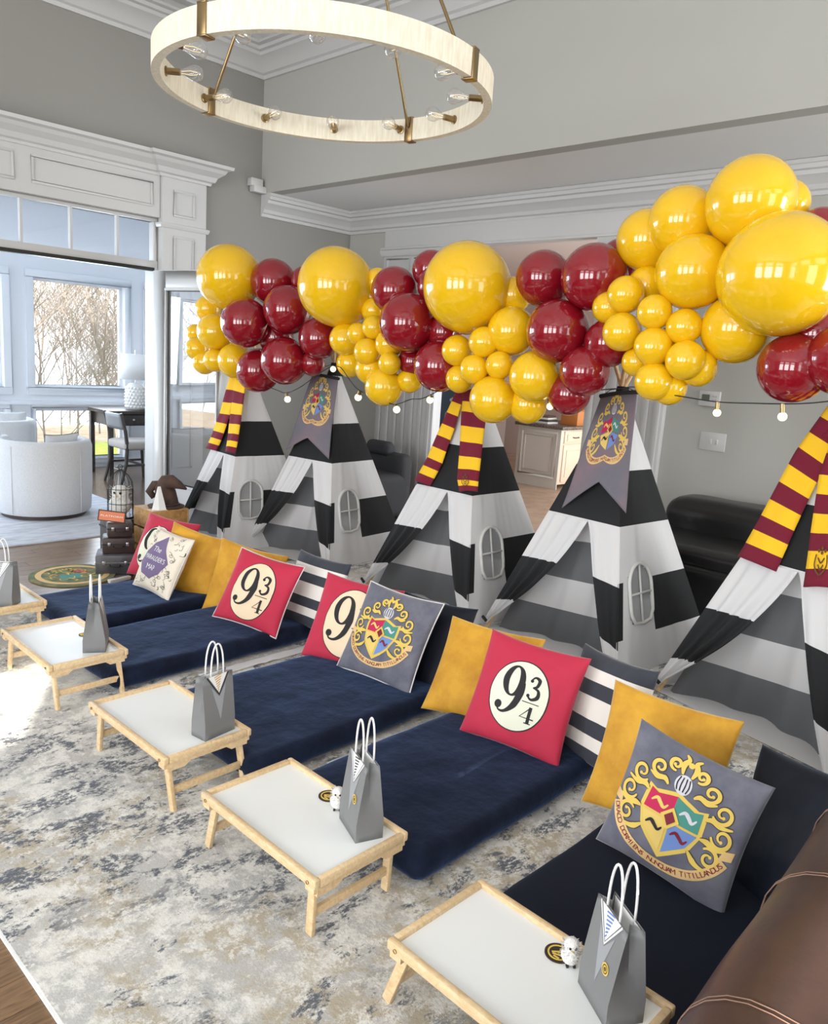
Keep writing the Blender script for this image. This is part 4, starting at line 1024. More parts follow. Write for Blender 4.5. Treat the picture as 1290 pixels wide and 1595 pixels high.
# ================================================================== BALLOONS
def balloon_mesh(material, nm):
    m = MB(); prof = []
    for i in range(25):
        a = pi*i/24; r = sin(a); z = -cos(a)
        if z < 0: r *= 1-.10*(-z)**1.5; z *= 1.10
        prof.append((max(r, 0.0), z))
    m.lathe(prof, (0, 0, 0), 36); o = obj('balloon', m, material, smooth=180); return o
def knot_mesh(material):
    m = MB(); m.lathe([(0, -1.06), (.03, -1.10), (.045, -1.13), (.03, -1.15), (.06, -1.19), (.055, -1.20), (0, -1.18)], (0, 0, 0), 10); return obj('knot', m, material, smooth=60)
_by, _bm = balloon_mesh(YB, 'y'), balloon_mesh(MB_, 'm'); _ky, _km = knot_mesh(YB), knot_mesh(MB_)
Y, M_ = 'Y', 'M'
CL = [
 ('yellow cluster at the far left end', Y, [(357, 432, 50, 1), (324, 481, 20, .3), (335, 517, 28, .9), (304, 518, 13, .2), (307, 543, 18, .8), (335, 561, 18, .9), (319, 564, 19, .4), (366, 562, 27, .3)]),
 ('maroon cluster at the far left', M_, [(426, 440, 36, .4), (382, 503, 38, 1.4), (448, 483, 38, 1.2), (402, 577, 34, 1.2), (443, 562, 37, 1.6), (497, 527, 32, .6), (487, 566, 20, .3), (475, 437, 22, -.3), (430, 525, 28, .2)]),
 ('yellow cluster over the second tent', Y, [(524, 447, 60, 1.2), (588, 440, 22, -.5), (538, 529, 25, .9), (557, 520, 17, 1.5), (583, 510, 19, 1.3), (572, 548, 21, 1.6), (606, 536, 22, 1.2), (607, 566, 18, 1.7), (578, 574, 25, .9), (546, 566, 22, .2), (598, 602, 30, 1.2), (638, 592, 20, .3), (583, 484, 20, 0)]),
 ('maroon cluster left of the middle', M_, [(615, 453, 37, .8), (636, 503, 46, 1.5), (672, 420, 30, .1), (682, 445, 32, .4), (684, 570, 40, 1.1), (644, 563, 24, .2), (692, 517, 28, .2)]),
 ('yellow cluster at the middle', Y, [(728, 448, 69, 1.5), (800, 460, 28, -.2), (712, 546, 24, 1.7), (754, 533, 24, 1.9), (739, 575, 23, 2.1), (778, 569, 22, 1.7), (716, 590, 22, 1.4), (797, 516, 38, .9), (833, 587, 40, 1.3), (768, 622, 37, 1.6), (822, 630, 30, .5), (760, 580, 22, .8)]),
 ('maroon cluster right of the middle', M_, [(847, 434, 43, .5), (926, 432, 52, 1.0), (869, 516, 49, 1.3), (948, 534, 38, .9), (911, 578, 39, 1.2), (887, 613, 33, .5), (965, 405, 32, -.4)]),
 ('yellow cluster on the right', Y, [(1008, 374, 47, .2), (1064, 345, 53, .7), (1170, 314, 68, 1.1), (1222, 318, 38, .1), (1216, 428, 95, 1.9), (1080, 424, 58, 1.4), (1008, 445, 30, .5), (975, 459, 29, 1.9), (948, 479, 25, 1.5), (969, 517, 30, 2.1), (1020, 486, 27, 2.3), (1066, 509, 28, 1.9), (1018, 540, 30, 2.3), (1068, 561, 31, 2.2), (992, 563, 23, 1.4), (1019, 594, 30, 2.2), (1042, 603, 28, 1.5), (1088, 573, 29, 1.4), (1147, 512, 54, .8), (1050, 540, 34, .9)]),
 ('maroon cluster at the right edge', M_, [(1236, 573, 54, 1.0), (1312, 560, 55, 1.1), (1278, 360, 36, -.2), (1270, 520, 40, .2)]),
]
ORD = ['first', 'second', 'third', 'fourth', 'fifth', 'sixth', 'seventh', 'eighth', 'ninth', 'tenth', 'eleventh', 'twelfth', 'thirteenth', 'fourteenth', 'fifteenth', 'sixteenth', 'seventeenth', 'eighteenth', 'nineteenth', 'twentieth']
firstb = {Y: True, M_: True}
rb_ = random.Random(11)
for cname, colr, items in CL:
    order = sorted(range(len(items)), key=lambda i: items[i][0]); rank = {i: k for k, i in enumerate(order)}
    cpx = sum(i[0] for i in items)/len(items); cpy = sum(i[1] for i in items)/len(items)
    for i, (px, py, r, lay) in enumerate(items):
        x0 = 3.40 - .09*lay - (.12 if px < 400 else 0); p = at(px, py, x=x0); rad = r*depth(p)/F_PX
        src, ks = (_by, _ky) if colr == Y else (_bm, _km)
        if firstb[colr]: o, kk = src, ks; firstb[colr] = False
        else:
            o = src.copy(); kk = ks.copy(); COL.objects.link(o); COL.objects.link(kk)
        inner = at(cpx, cpy, x=3.62); d = (inner-p).normalized()     # the knot points into the cluster
        o.rotation_euler = (-d).to_track_quat('Z', 'Y').to_euler(); o.location = p; o.scale = (rad, rad, rad*(1.0+.03*rb_.random()))
        kk.parent = o; kk.matrix_parent_inverse = Matrix.Identity(4); kk.location = (0, 0, 0)
        size = 'large' if r > 45 else ('small' if r < 27 else 'medium')
        tag(o, '%s %s balloon, %s from left in the %s' % (size, 'yellow' if colr == Y else 'maroon', ORD[rank[i]], cname), 'balloon', 'balloon garland: '+cname)

# ================================================================== STRING LIGHTS
WARM = mat('warm_bulb', srgb(255, 240, 190), .3, emit=((1, .86, .5), 1.6))
sl = thing('string_lights', 'string of small round warm bulbs draped between the tent tops', 'string lights', at(618, 630, x=3.30))
def xpl(px): return 3.28 if px < 750 else (3.34 if px < 1000 else 3.22)
for seg in ([(400, 596), (430, 607), (446, 612), (468, 603), (490, 587), (513, 572)], [(513, 572), (530, 572), (545, 592), (560, 608), (590, 620), (615, 630), (640, 622), (660, 620), (690, 605)], [(820, 612), (857, 622), (900, 612), (940, 607), (968, 605), (990, 603), (1030, 612), (1065, 618), (1118, 626), (1170, 628), (1219, 629), (1260, 628), (1300, 624)]):
    P_ = crom(seg, 5); m = MB(); m.tube([at(q.x, q.y, x=xpl(q.x)) for q in P_], .0028, 6); obj('cord', m, BLACKM, sl, smooth=180)
for (px, py, bx, by, r) in ((446, 613, 448, 622, 5.0), (518, 570, 519, 575, 4.5), (561, 609, 558, 619, 5.5), (615, 631, 618, 638, 5.5), (672, 616, 670, 623, 5.5), (856, 620, 857, 633, 5.5), (1118, 626, 1117, 643, 6), (1219, 629, 1219, 649, 7)):
    x = xpl(bx)-.004; p0, p1 = at(px, py, x=x), at(bx, by, x=x); rad = r*depth(p1)/F_PX
    m = MB(); m.tube([p0, p0.lerp(p1, .75)], rad*.55, 10); so = obj('socket', m, BRASS, sl, smooth=60)
    m = MB(); m.lathe([(rad*sin(pi*i/10), -rad*cos(pi*i/10)) for i in range(11)], p1, 16); obj('bulb', m, WARM, sl, smooth=180)

# ================================================================== CHANDELIER
CC = Vector((1.948, 2.425, 0)); CZ0, CH, CRAD = 2.346, .085, .60
ch = thing('ring_chandelier', 'round cream linen ring chandelier with brass brackets', 'chandelier', CC+Vector((0, 0, CZ0)))
m = MB(); m.lathe([(CRAD, CZ0), (CRAD, CZ0+CH), (CRAD-.030, CZ0+CH), (CRAD-.030, CZ0), (CRAD, CZ0)], CC, 96); obj('ring', m, LINEN, ch, smooth=40)
ba = [0]*4
BASE = radians(CH_ANG) if 'CH_ANG' in globals() else radians(13)
hub = CC+Vector((0, 0, 3.45))
for k in range(4):
    a = BASE+k*pi/2; d = Vector((cos(a), sin(a), 0)); t = Vector((-sin(a), cos(a), 0))
    m = MB(); R_ = Matrix((d, t, Vector((0, 0, 1)))).transposed()
    m.box(CC+d*(CRAD+.002)+Vector((0, 0, CZ0+CH/2)), (.006, .036, CH+.010), R=R_); m.box(CC+d*(CRAD-.032)+Vector((0, 0, CZ0+CH/2)), (.006, .036, CH+.010), R=R_)
    m.box(CC+d*(CRAD-.015)+Vector((0, 0, CZ0-.003)), (.042, .036, .005), R=R_); m.box(CC+d*(CRAD-.015)+Vector((0, 0, CZ0+CH+.003)), (.042, .036, .005), R=R_)
    obj('bracket', m, BRASS, ch, bevel=.001)
    m = MB(); m.tube([CC+d*(CRAD-.040)+Vector((0, 0, CZ0+CH*.6)), hub+d*.02], .006, 8); obj('rod', m, BRASS, ch, smooth=60)
m = MB(); m.lathe([(0, 3.42), (.03, 3.42), (.03, 3.48), (.012, 3.49), (.012, 3.90), (.07, 3.91), (.07, ZC), (0, ZC)], CC, 20); obj('stem_and_canopy', m, BRASS, ch, smooth=40)
BG = glass('bulb_glass', .22); FIL = mat('filament', srgb(255, 226, 170), .4, emit=((1, .8, .5), .6))
for k in range(12):
    a = BASE+radians(4)+k*pi/6; d = Vector((-cos(a), -sin(a), 0)); p = CC-d*(CRAD-.030)+Vector((0, 0, CZ0+CH*.5))
    Rm = Vector((0, 0, 1)).rotation_difference(d).to_matrix()
    m = MB(); m.lathe([(0, 0), (.017, 0), (.017, .004), (.0115, .006), (.0115, .052), (0, .052)], p, 14, R=Rm); so = obj('socket', m, BRASS, ch, smooth=40)
    m = MB(); m.lathe([(.010, .052), (.011, .062), (.018, .078), (.0255, .095), (.027, .106), (.0255, .117), (.018, .128), (.008, .1325), (0, .133)], p, 18, R=Rm); bu = obj('bulb', m, BG, ch, smooth=180)
    m = MB()
    for s in (-1, 1): m.tube([p+d*.055+Vector((0, 0, s*.003)), p+d*.088+Vector((0, 0, s*.007)), p+d*.112+Vector((0, 0, s*.004))], .0012, 5)
    obj('filament', m, FIL, bu)

# ================================================================== SOFAS
def sofa_mb():
    P_ = Matrix.Translation((1.7, .42, 0)); return MB(P_ @ Matrix.Rotation(.055, 4, 'Z') @ P_.inverted())
sf = thing('leather_sofa', 'brown leather sofa arm with pale stitching, bottom right corner', 'sofa', (1.4, -.1, 0))
m = sofa_mb(); m.rbox((1.75, -.075, .283), (2.3, 1.0, .566), .13, 40, bump=lambda p: .004*noise.noise(p*5)); obj('arm', m, LEATHER, sf, smooth=180)
m = sofa_mb(); m.rbox((2.35, -.20, .60), (.9, .72, .22), .10, 24, bump=lambda p: .004*noise.noise(p*5)); obj('back_cushion', m, LEATHER, sf, smooth=180)
THR = mat('tan_thread', srgb(138, 108, 92), .7)
def arm_profile(x, o):
    r, ya, zt = .13, .425, .566; pts = [(-.2, zt), (0.0, zt), (.15, zt), (ya-r, zt)]
    pts += [(ya-r+r*sin(pi/2*i/6), zt-r+r*cos(pi/2*i/6)) for i in range(1, 7)]+[(ya, .3), (ya, .2)]
    return [Vector((x+.05*0, y_, z_))+Vector((0, .003, .003)) for y_, z_ in pts]
for x in (1.085, 1.50, 1.86):
    for o in (-.005, .005):
        m = sofa_mb(); m.tube(arm_profile(x+o, 0), .0010, 5); obj('stitch_line', m, THR, sf, smooth=180)
sf = thing('black_sofa', 'black leather sofa against the grey wall behind the tents', 'sofa', (4.9, 1.0, 0))
bm_ = lambda p: .008*noise.noise(p*4)
m = MB(); m.rbox((4.86, .95, .20), (.98, 2.9, .36), .06, 14, bump=bm_); obj('base', m, LEATHK, sf, smooth=180)
for k in range(3):
    m = MB(); m.rbox((5.14, .03+.95*k, .46), (.40, .94, .40), .11, 14, bump=bm_); obj('back_cushion', m, LEATHK, sf, smooth=180)
    m = MB(); m.rbox((4.72, .03+.95*k, .40), (.66, .93, .13), .05, 14, bump=bm_); obj('seat_cushion', m, LEATHK, sf, smooth=180)

# dark armchair behind the second tent
ac = thing('dark_armchair', 'dark upholstered armchair glimpsed behind the tents by the white pilaster', 'armchair', (4.85, 5.1, 0))
DKF = mat('charcoal_upholstery', (.035, .036, .04), .8)
m = MB(); m.rbox((4.85, 5.15, .22), (.55, .5, .40), .06, 12); obj('seat', m, DKF, ac, smooth=180)
m = MB(); m.rbox((5.05, 5.15, .42), (.16, .5, .34), .06, 12); obj('backrest', m, DKF, ac, smooth=180)
m = MB(); m.rbox((5.0, 5.22, .62), (.12, .30, .13), .05, 12); obj('head_cushion', m, DKF, ac, smooth=180)

# ================================================================== WALL DEVICES
th_ = thing('thermostat', 'white thermostat on the grey wall above the switch plate', 'thermostat', (XR-.012, 2.40, 1.30))
m = MB(); p = at(1105, 621, x=XR-.02); m.box((XR-.012, p.y, p.z), (.022, .15, .105)); obj('case', m, WHITE, th_, bevel=.005)
m = MB(); m.box((XR-.024, p.y+.025, p.z+.008), (.003, .055, .04)); obj('display', m, mat('lcd', srgb(90, 104, 92), .3), th_)
m = MB()
for k in range(4): m.box((XR-.024, p.y-.028-.018*(k % 2), p.z+.018-.024*(k//2)), (.003, .010, .009))
obj('button', m, mat('grey_button', (.45, .45, .45), .5), th_)
sw = thing('switch_plate', 'white double light switch plate on the grey wall', 'light switch', (XR-.01, 2.33, 1.0))
p = at(1109.5, 688, x=XR-.01); m = MB(); m.box((XR-.004, p.y, p.z), (.008, .185, .125)); obj('plate', m, WHITE, sw, bevel=.003)
for dy in (-.022, .022):
    m = MB(); m.box((XR-.011, p.y+dy-.01, p.z), (.008, .018, .034)); obj('toggle', m, WHITE, sw, bevel=.003)
se = thing('motion_sensor', 'white motion sensor box high on the wall by the corner', 'sensor', (4.28, YL-.04, 2.85))
a = at(389, 276, y=YL-.04); b = at(411, 303, y=YL-.04)
m = MB(); m.bb((a.x, YL-.07, b.z+.05), (b.x-.03, YL-.001, a.z)); obj('case', m, WHITE, se, bevel=.006)
m = MB(); m.bb((a.x+.02, YL-.085, b.z), (b.x, YL-.012, a.z-.06)); obj('lens', m, mat('pale_grey_plastic', (.6, .6, .6), .4), se, bevel=.006)

# ================================================================== PROPS BY THE FAR END
m = MB(); m.lathe([(0, .001), (.245, .001), (.245, .008), (.20, .0081), (.165, .0081), (0, .0081)], (1.955, 4.69, 0), 48, mi=0)
rr_ = thing('round_rug', 'small round green and gold patterned rug on the wood floor', 'rug', (1.955, 4.62, 0))
obj('pile', m, mat('moss_green_pile', srgb(96, 112, 84), .95, noise_=(14, srgb(150, 140, 100), .4, .65)), rr_)
def rsurf(a, b, off=0): return Vector((1.955+.245*a, 4.69+.245*b, .009+off))
art('tan_ring', Art().ringd((0, 0), (.86, .86), (.72, .72)), rsurf, .0005, PARCH, rr_)
a = Art(); rq = random.Random(8)
for k in range(26):
    an_ = rq.uniform(0, 6.28); r0 = rq.uniform(.1, .6); x, y = r0*cos(an_), r0*sin(an_)
    a.stroke([(x, y), (x+.12*cos(an_*3), y+.12*sin(an_*3)), (x+.2*cos(an_*3+.9), y+.2*sin(an_*3+.9))], .035, 4)
art('gold_scrolls', a, rsurf, .001, GOLDP, rr_)
art('teal_patch', Art().poly([(-.4, -.3), (.1, -.4), (.2, .0), (-.3, .1)]), rsurf, .0006, TEAL, rr_); art('crimson_patch', Art().poly([(.1, .15), (.42, .05), (.4, .32), (.15, .36)]), rsurf, .0007, CRIM, rr_)
DKL = mat('dark_brown_leather', srgb(54, 42, 40), .4, noise_=(9, srgb(74, 60, 56), .4, .7)); GREYL = mat('worn_grey_leather', srgb(98, 96, 100), .45, noise_=(9, srgb(60, 58, 62), .35, .65))
STEEL = mat('steel', (.55, .55, .56), .3, 1.0)
def suitcase(label, c, d, rz, material):
    root = thing('vintage_suitcase', label, 'suitcase', (c[0], c[1], c[2]-d[2]/2), 'stack of small vintage suitcases')
    X = Matrix.Translation(c) @ Matrix.Rotation(rz, 4, 'Z')
    m = MB(X); m.box((0, 0, -.0), d); obj('shell', m, material, root, bevel=.012)
    m = MB(X); m.box((0, 0, d[2]*.12), (d[0]+.004, d[1]+.004, .005)); obj('rim', m, STEEL if material is GREYL else BLACKM, root)
    for sx in (-1, 1):
        m = MB(X); m.box((sx*d[0]*.28, -d[1]/2-.003, d[2]*.12), (.018, .008, .022)); obj('clasp', m, STEEL, root, bevel=.002)
    m = MB(X); m.tube([(-.03, -d[1]/2, 0), (-.026, -d[1]/2-.016, -.004), (.026, -d[1]/2-.016, -.004), (.03, -d[1]/2, 0)], .004, 6); obj('handle', m, BLACKM, root)
suitcase('worn grey suitcase at the bottom of the small stack', (2.215, 4.66, .063), (.23, .19, .125), -.5, GREYL)
suitcase('dark brown suitcase in the middle of the small stack', (2.235, 4.665, .177), (.19, .16, .10), -.45, DKL)
suitcase('small dark brown round-edged case on top of the stack', (2.245, 4.67, .272), (.15, .14, .088), -.4, DKL)
sg = thing('platform_sign', 'small orange sign propped on the top suitcase', 'sign', (2.235, 4.655, .317))
def sgs(a, b, off=0): return Vector((2.205, 4.69, .349))+Vector((.066, -.048, -.008)).lerp(Vector((0, 0, 0)), 0)*a+Vector((.012, .016, .030))*b-Vector((.58, .80, 0))*(.004+off)
m = MB(); c0 = [sgs(-1, -1), sgs(1, -1), sgs(1, 1), sgs(-1, 1)]; bk = Vector((.58, .80, 0))*.008; m.hexa(c0, [p+bk for p in c0]); obj('board', m, mat('dark_brown_paint', srgb(70, 40, 34), .6), sg)
art('orange_face', Art().poly([(-.92, -.84), (.92, -.84), (.92, .84), (-.92, .84)]), sgs, .001, mat('orange_paint', srgb(214, 128, 92), .6), sg, step=.5)
art('sign_lettering', Art().text('PLATFORM', (0, 0), .46, 0, .72), sgs, .002, PAPERW, sg, step=.5)
BOXW = wood_mat('honey_pine', srgb(196, 152, 92), srgb(160, 116, 64), .6, 10, (3, 3, 3))
cr = thing('wooden_crate', 'honey pine crate standing behind the raspberry pillow at the far end', 'crate', (2.55, 4.70, 0))
cx0, cx1, cy0, cy1 = 2.42, 2.68, 4.585, 4.83
for (a0, b0, c0, d0) in ((cx0, cy0, cx0+.012, cy1), (cx1-.012, cy0, cx1, cy1)):
    for k in range(3):
        m = MB(); m.bb((a0, b0, .01+.122*k), (c0, d0, .118+.122*k)); obj('slat', m, BOXW, cr, bevel=.002)
for (b0, d0) in ((cy0, cy0+.010), (cy1-.010, cy1)):
    for k in range(3):
        m = MB(); m.bb((cx0+.012, b0, .01+.122*k), (cx1-.012, d0, .118+.122*k)); obj('slat', m, BOXW, cr, bevel=.002)
m = MB(); m.bb((cx0, cy0, .362), (cx1, cy1, .374)); obj('top_board', m, BOXW, cr, bevel=.002)
HAT = mat('brown_suede', srgb(84, 62, 50), .8, noise_=(12, srgb(60, 44, 38), .35, .65), bump=(30, .4, .006))
ht = thing('pointed_hat', 'slumped brown leather pointed hat on the pine crate', 'hat', (2.58, 4.72, .374))
hc = Vector((2.58, 4.70, .374))
m = MB(); m.lathe([(.115, .004), (.118, .010), (.085, .018), (.075, .022), (.07, .012), (.115, .004)], hc, 28); obj('brim', m, HAT, ht, smooth=60)
path = [hc+Vector(p) for p in ((0, 0, .014), (0, 0, .06), (-.005, .005, .105), (-.015, .012, .135), (.0, .0, .165), (.02, -.03, .172), (.055, -.075, .152), (.085, -.11, .13))]
m = MB(); m.tube(path, [.082, .072, .066, .055, .052, .046, .026, .006], 18); obj('crown', m, HAT, ht, smooth=180)
m = MB(); m.tube([hc+Vector((.083*cos(a), .083*sin(a), .024)) for a in [2*pi*i/24 for i in range(24)]], .006, 6, closed=True); obj('hat_band', m, DKL, ht, smooth=180)
m = MB(); m.tube([hc+Vector((-.06, .05, .06)), hc+Vector((-.085, .065, .10)), hc+Vector((-.06, .05, .145)), hc+Vector((-.01, .01, .155))], [.02, .026, .028, .02], 10); obj('slumped_fold', m, HAT, ht, smooth=180)
tc_ = thing('folded_card', 'white folded card standing on the crate in front of the hat', 'card', (2.47, 4.60, .374))
p0 = Vector((2.475, 4.60, .374))
m = MB(); m.add([p0, p0+Vector((.05, -.005, 0)), p0+Vector((.022, .022, .155)), p0+Vector((.004, .024, .155)), p0+Vector((-.035, .03, 0))], [(0, 1, 2, 3), (0, 3, 4)]); obj('leaf', m, PAPERW, tc_, smooth=None, solid=.002)
m = MB(); m.bb((2.425, 4.59, .375), (2.53, 4.66, .379)); tag(obj('parchment_letter', m, mat('parchment', srgb(222, 204, 190), .8)), 'pale parchment letter lying on the pine crate', 'letter')
tk = thing('storage_chest', 'dark chest under the birdcage, mostly hidden by the suitcases', 'chest', (2.42, 5.02, 0))
m = MB(); m.box((2.42, 5.02, .13), (.2, .2, .258)); obj('body', m, DKL, tk, bevel=.01); m = MB(); m.box((2.42, 5.02, .20), (.206, .206, .012)); obj('strap', m, BLACKM, tk)
cg = thing('birdcage', 'black wire birdcage with a white owl inside, beside the crate', 'birdcage', (2.42, 5.02, .26))
cb = Vector((2.42, 5.02, .26)); CRD = .082
m = MB(); m.lathe([(0, 0), (CRD+.006, 0), (CRD+.006, .012), (0, .012)], cb, 28); obj('base', m, BLACKM, cg)
for zz in (.10, .20):
    m = MB(); m.tube([cb+Vector((CRD*cos(2*pi*i/28), CRD*sin(2*pi*i/28), zz)) for i in range(28)], .0022, 5, closed=True); obj('hoop', m, BLACKM, cg, smooth=180)
for k in range(16):
    a = 2*pi*k/16; d = Vector((cos(a), sin(a), 0))
    m = MB(); m.tube([cb+d*CRD+Vector((0, 0, .01)), cb+d*CRD+Vector((0, 0, .20)), cb+d*CRD*.93+Vector((0, 0, .245)), cb+d*CRD*.62+Vector((0, 0, .29)), cb+d*CRD*.1+Vector((0, 0, .325))], .0019, 5); obj('wire', m, BLACKM, cg, smooth=180)
m = MB(); m.tube([cb+Vector((.016*cos(i*pi/8), 0, .342+.016*sin(i*pi/8))) for i in range(16)], .0025, 5, closed=True); obj('hanging_ring', m, BLACKM, cg, smooth=180)
owl('white toy owl sitting inside the black birdcage', 2.42, 5.02, 3.2, .2725)
bk_ = thing('red_book', 'small red book standing at the end of the farthest floor bed', 'book', (2.255, 4.42, 0))
m = MB(); m.box((2.255, 4.40, .062), (.055, .05, .124), rz=-.5); obj('cover', m, mat('red_cloth', srgb(150, 46, 40), .7), bk_, bevel=.002); m = MB(); m.box((2.255, 4.40, .1255), (.047, .044, .004), rz=-.5); obj('page_block', m, PAPERW, bk_)
for i, (x, y, rz, col, lab) in enumerate(((2.16, 4.45, .3, srgb(70, 70, 76), 'dark wand box lying by the red book'), (2.12, 4.415, .15, (.7, .7, .68), 'pale wand box lying by the round rug'))):
    b0 = thing('wand_box', lab, 'box', (x, y, .0))
    mt_ = mat('box_card_%d' % i, col, .6)
    m = MB(Matrix.Translation((x, y, .0)) @ Matrix.Rotation(rz, 4, 'Z')); m.bb((-.07, -.013, .009), (.07, .013, .024)); obj('body', m, mt_, b0, bevel=.002)
    m = MB(Matrix.Translation((x, y, .0)) @ Matrix.Rotation(rz, 4, 'Z')); m.bb((-.072, -.015, .018), (.072, .015, .030)); obj('lid', m, mt_, b0, bevel=.002)

# ================================================================== SUNROOM FURNITURE
UPH = mat('pale_grey_upholstery', srgb(204, 206, 208), .9, noise_=(140, srgb(192, 194, 198), .4, .65), bump=(180, .3, .002))
def barrel(label, c, r, h, facing, seed):
    root = thing('barrel_chair', label, 'armchair', (*c, 0), 'pale barrel armchairs')
    C = Vector((*c, 0)); a0, a1 = facing+radians(52), facing+radians(308)
    prof = [(r*.93, .045), (r*.97, .06), (r, .25), (r, h-.05), (r-.012, h-.015), (r-.045, h), (r-.085, h-.015), (r-.10, h-.05), (r-.10, .12), (r*.6, .05)]
    m = MB(); m.lathe(prof, C, 40, a0=a0, a1=a1)
    n = len(prof); 
    for aa in (a0, a1): m.add([C+Vector((q*cos(aa), q*sin(aa), z)) for q, z in prof], [tuple(range(n))])
    obj('wrap_back', m, UPH, root, smooth=60)
    m = MB(); m.lathe([(0, .06), (r*.86, .06), (r*.9, .12), (r*.88, .34), (r*.8, .37), (0, .385)], C, 36); obj('seat_cushion', m, UPH, root, smooth=60)
    m = MB(); m.lathe([(0, .012), (r*.86, .012), (r*.86, .05), (0, .05)], C, 36); obj('swivel_base', m, DKL, root)
    for t in (.33, .66):
        aa = a0+(a1-a0)*t; d = Vector((cos(aa), sin(aa), 0)); m = MB(); m.tube([C+d*(r+.001)+Vector((0, 0, .06+.5*(h-.1)*i/4*1.0)) for i in range(5)]+[C+d*(r-.0)+Vector((0, 0, h-.04))], .003, 5); obj('seam', m, UPH, root, smooth=180)
    return root
barrel('pale grey barrel armchair seen from behind, nearer of the two in the sunroom', (2.49, 6.50), .365, .625, radians(75), 1)
barrel('pale grey barrel armchair by the window, partly cut by the left edge', (2.52, 7.75), .37, .66, radians(200), 2)
def cushion(label, c, yaw, tilt, S, T=.06):
    r0, su = pillow(label, c, yaw, tilt, 0, S, T, UPH, 'pale grey chair cushions', seed=c[0]*9); seam(r0, su, INK if S > .3 else UPH, .003)
cushion('pale grey cushion with dark piping in the nearer barrel chair', (2.60, 6.46, .50), -70, 12, .33)
cushion('pale grey pointed cushion in the barrel chair by the window', (2.62, 7.60, .58), 80, 20, .30)
DW_ = wood_mat('espresso_wood', srgb(74, 66, 62), srgb(50, 44, 42), .4, 9, (2, 8, 2))
dk = thing('writing_desk', 'dark wood writing desk by the sunroom window', 'desk', (4.2, 8.15, 0))
m = MB(); m.bb((3.70, 7.92, .665), (4.95, 8.42, .70)); obj('desk_top', m, DW_, dk, bevel=.004)
m = MB(); m.bb((3.74, 7.96, .54), (4.91, 8.38, .665)); obj('apron', m, DW_, dk)
for x in (3.98, 4.42):
    m = MB(); m.bb((x-.17, 7.945, .555), (x+.17, 7.96, .655)); dr = obj('drawer', m, DW_, dk, bevel=.003); m = MB(); m.lathe([(0, -.012), (.011, -.009), (.013, 0), (.008, .01), (0, .012)], (x, 7.938, .605), 12); obj('knob', m, STEEL, dr, smooth=180)
for x in (3.73, 4.92):
    for y in (7.95, 8.39): m = MB(); m.bb((x-.022, y-.022, 0), (x+.022, y+.022, .665)); obj('leg', m, DW_, dk)
dc = thing('desk_chair', 'dark wooden desk chair with pale upholstered seat', 'chair', (3.8, 7.63, 0))
for y in (7.45, 7.81):
    m = MB(); m.tube([(3.60, y, .0), (3.655, y, .22), (3.665, y, .40), (3.645, y, .55), (3.60, y, .72)], [.014, .018, .020, .018, .014], 8); obj('back_leg', m, DW_, dc, smooth=60)
    m = MB(); m.tube([(4.02, y, 0), (4.00, y, .36)], [.012, .018], 8); obj('front_leg', m, DW_, dc, smooth=60)
    m = MB(); m.bar((3.66, y, .20), (4.0, y, .20), .014, .02); obj('side_stretcher', m, DW_, dc)
m = MB(); m.bar((3.83, 7.45, .20), (3.83, 7.81, .20), .014, .02); obj('cross_stretcher', m, DW_, dc)
m = MB(); m.rbox((3.835, 7.63, .395), (.40, .40, .09), .035, 12); obj('seat', m, mat('taupe_upholstery', srgb(176, 170, 166), .9), dc, smooth=180)
m = MB(); m.grid(lambda u, v: Vector((3.612+.025*(1-v)+.02*sin(pi*u)*-1, 7.46+.34*u, .56+.15*v)), 8, 4); obj('backrest', m, mat('grey_leather', srgb(120, 124, 128), .5), dc, smooth=180, solid=.03)
lm_ = thing('table_lamp', 'white lamp with hobnail ceramic base and drum shade on the desk', 'lamp', (4.09, 8.12, .70))
lc = Vector((4.09, 8.12, .70))
m = MB(); m.lathe([(0, 0), (.085, 0), (.10, .02), (.105, .15), (.10, .23), (.07, .27), (.03, .285), (0, .285)], lc, 28); lb = obj('ceramic_base', m, mat('white_ceramic', (.75, .75, .74), .3), lm_, smooth=60)
m = MB()
for j in range(7):
    for i in range(18):
        a = 2*pi*(i+.5*(j % 2))/18; r0 = (.102, .104, .105, .105, .104, .102, .099)[j]; m.lathe([(.0145, -.002), (.010, .007), (0, .011)], lc+Vector((r0*cos(a), r0*sin(a), .03+.033*j)), 6, R=Vector((0, 0, 1)).rotation_difference(Vector((cos(a), sin(a), 0))).to_matrix())
hb = obj('hobnails', m, MATS['white_ceramic'], lb, smooth=60, merge=False); hb['kind'] = 'stuff'
m = MB(); m.tube([lc+Vector((0, 0, .285)), lc+Vector((0, 0, .62))], .006, 8); obj('lamp_rod', m, STEEL, lm_)
m = MB(); m.lathe([(.165, .32), (.150, .585)], lc, 32); obj('lamp_shade', m, mat('white_shade', (.82, .82, .82), .9, transl=.4), lm_, smooth=60, solid=.003)
m = MB(); m.lathe([(0, .60), (.01, .605), (.008, .625), (0, .632)], lc, 10); obj('finial', m, STEEL, lm_)
m = MB(); m.tube([(4.10, 8.55, .02), (4.0, 8.5, .012), (3.95, 8.42, .03), (4.02, 8.36, .012), (4.1, 8.4, .02)], .006, 6); tag(obj('power_cord', m, PAPERW, smooth=180), 'white power cord lying on the floor under the desk', 'cord')

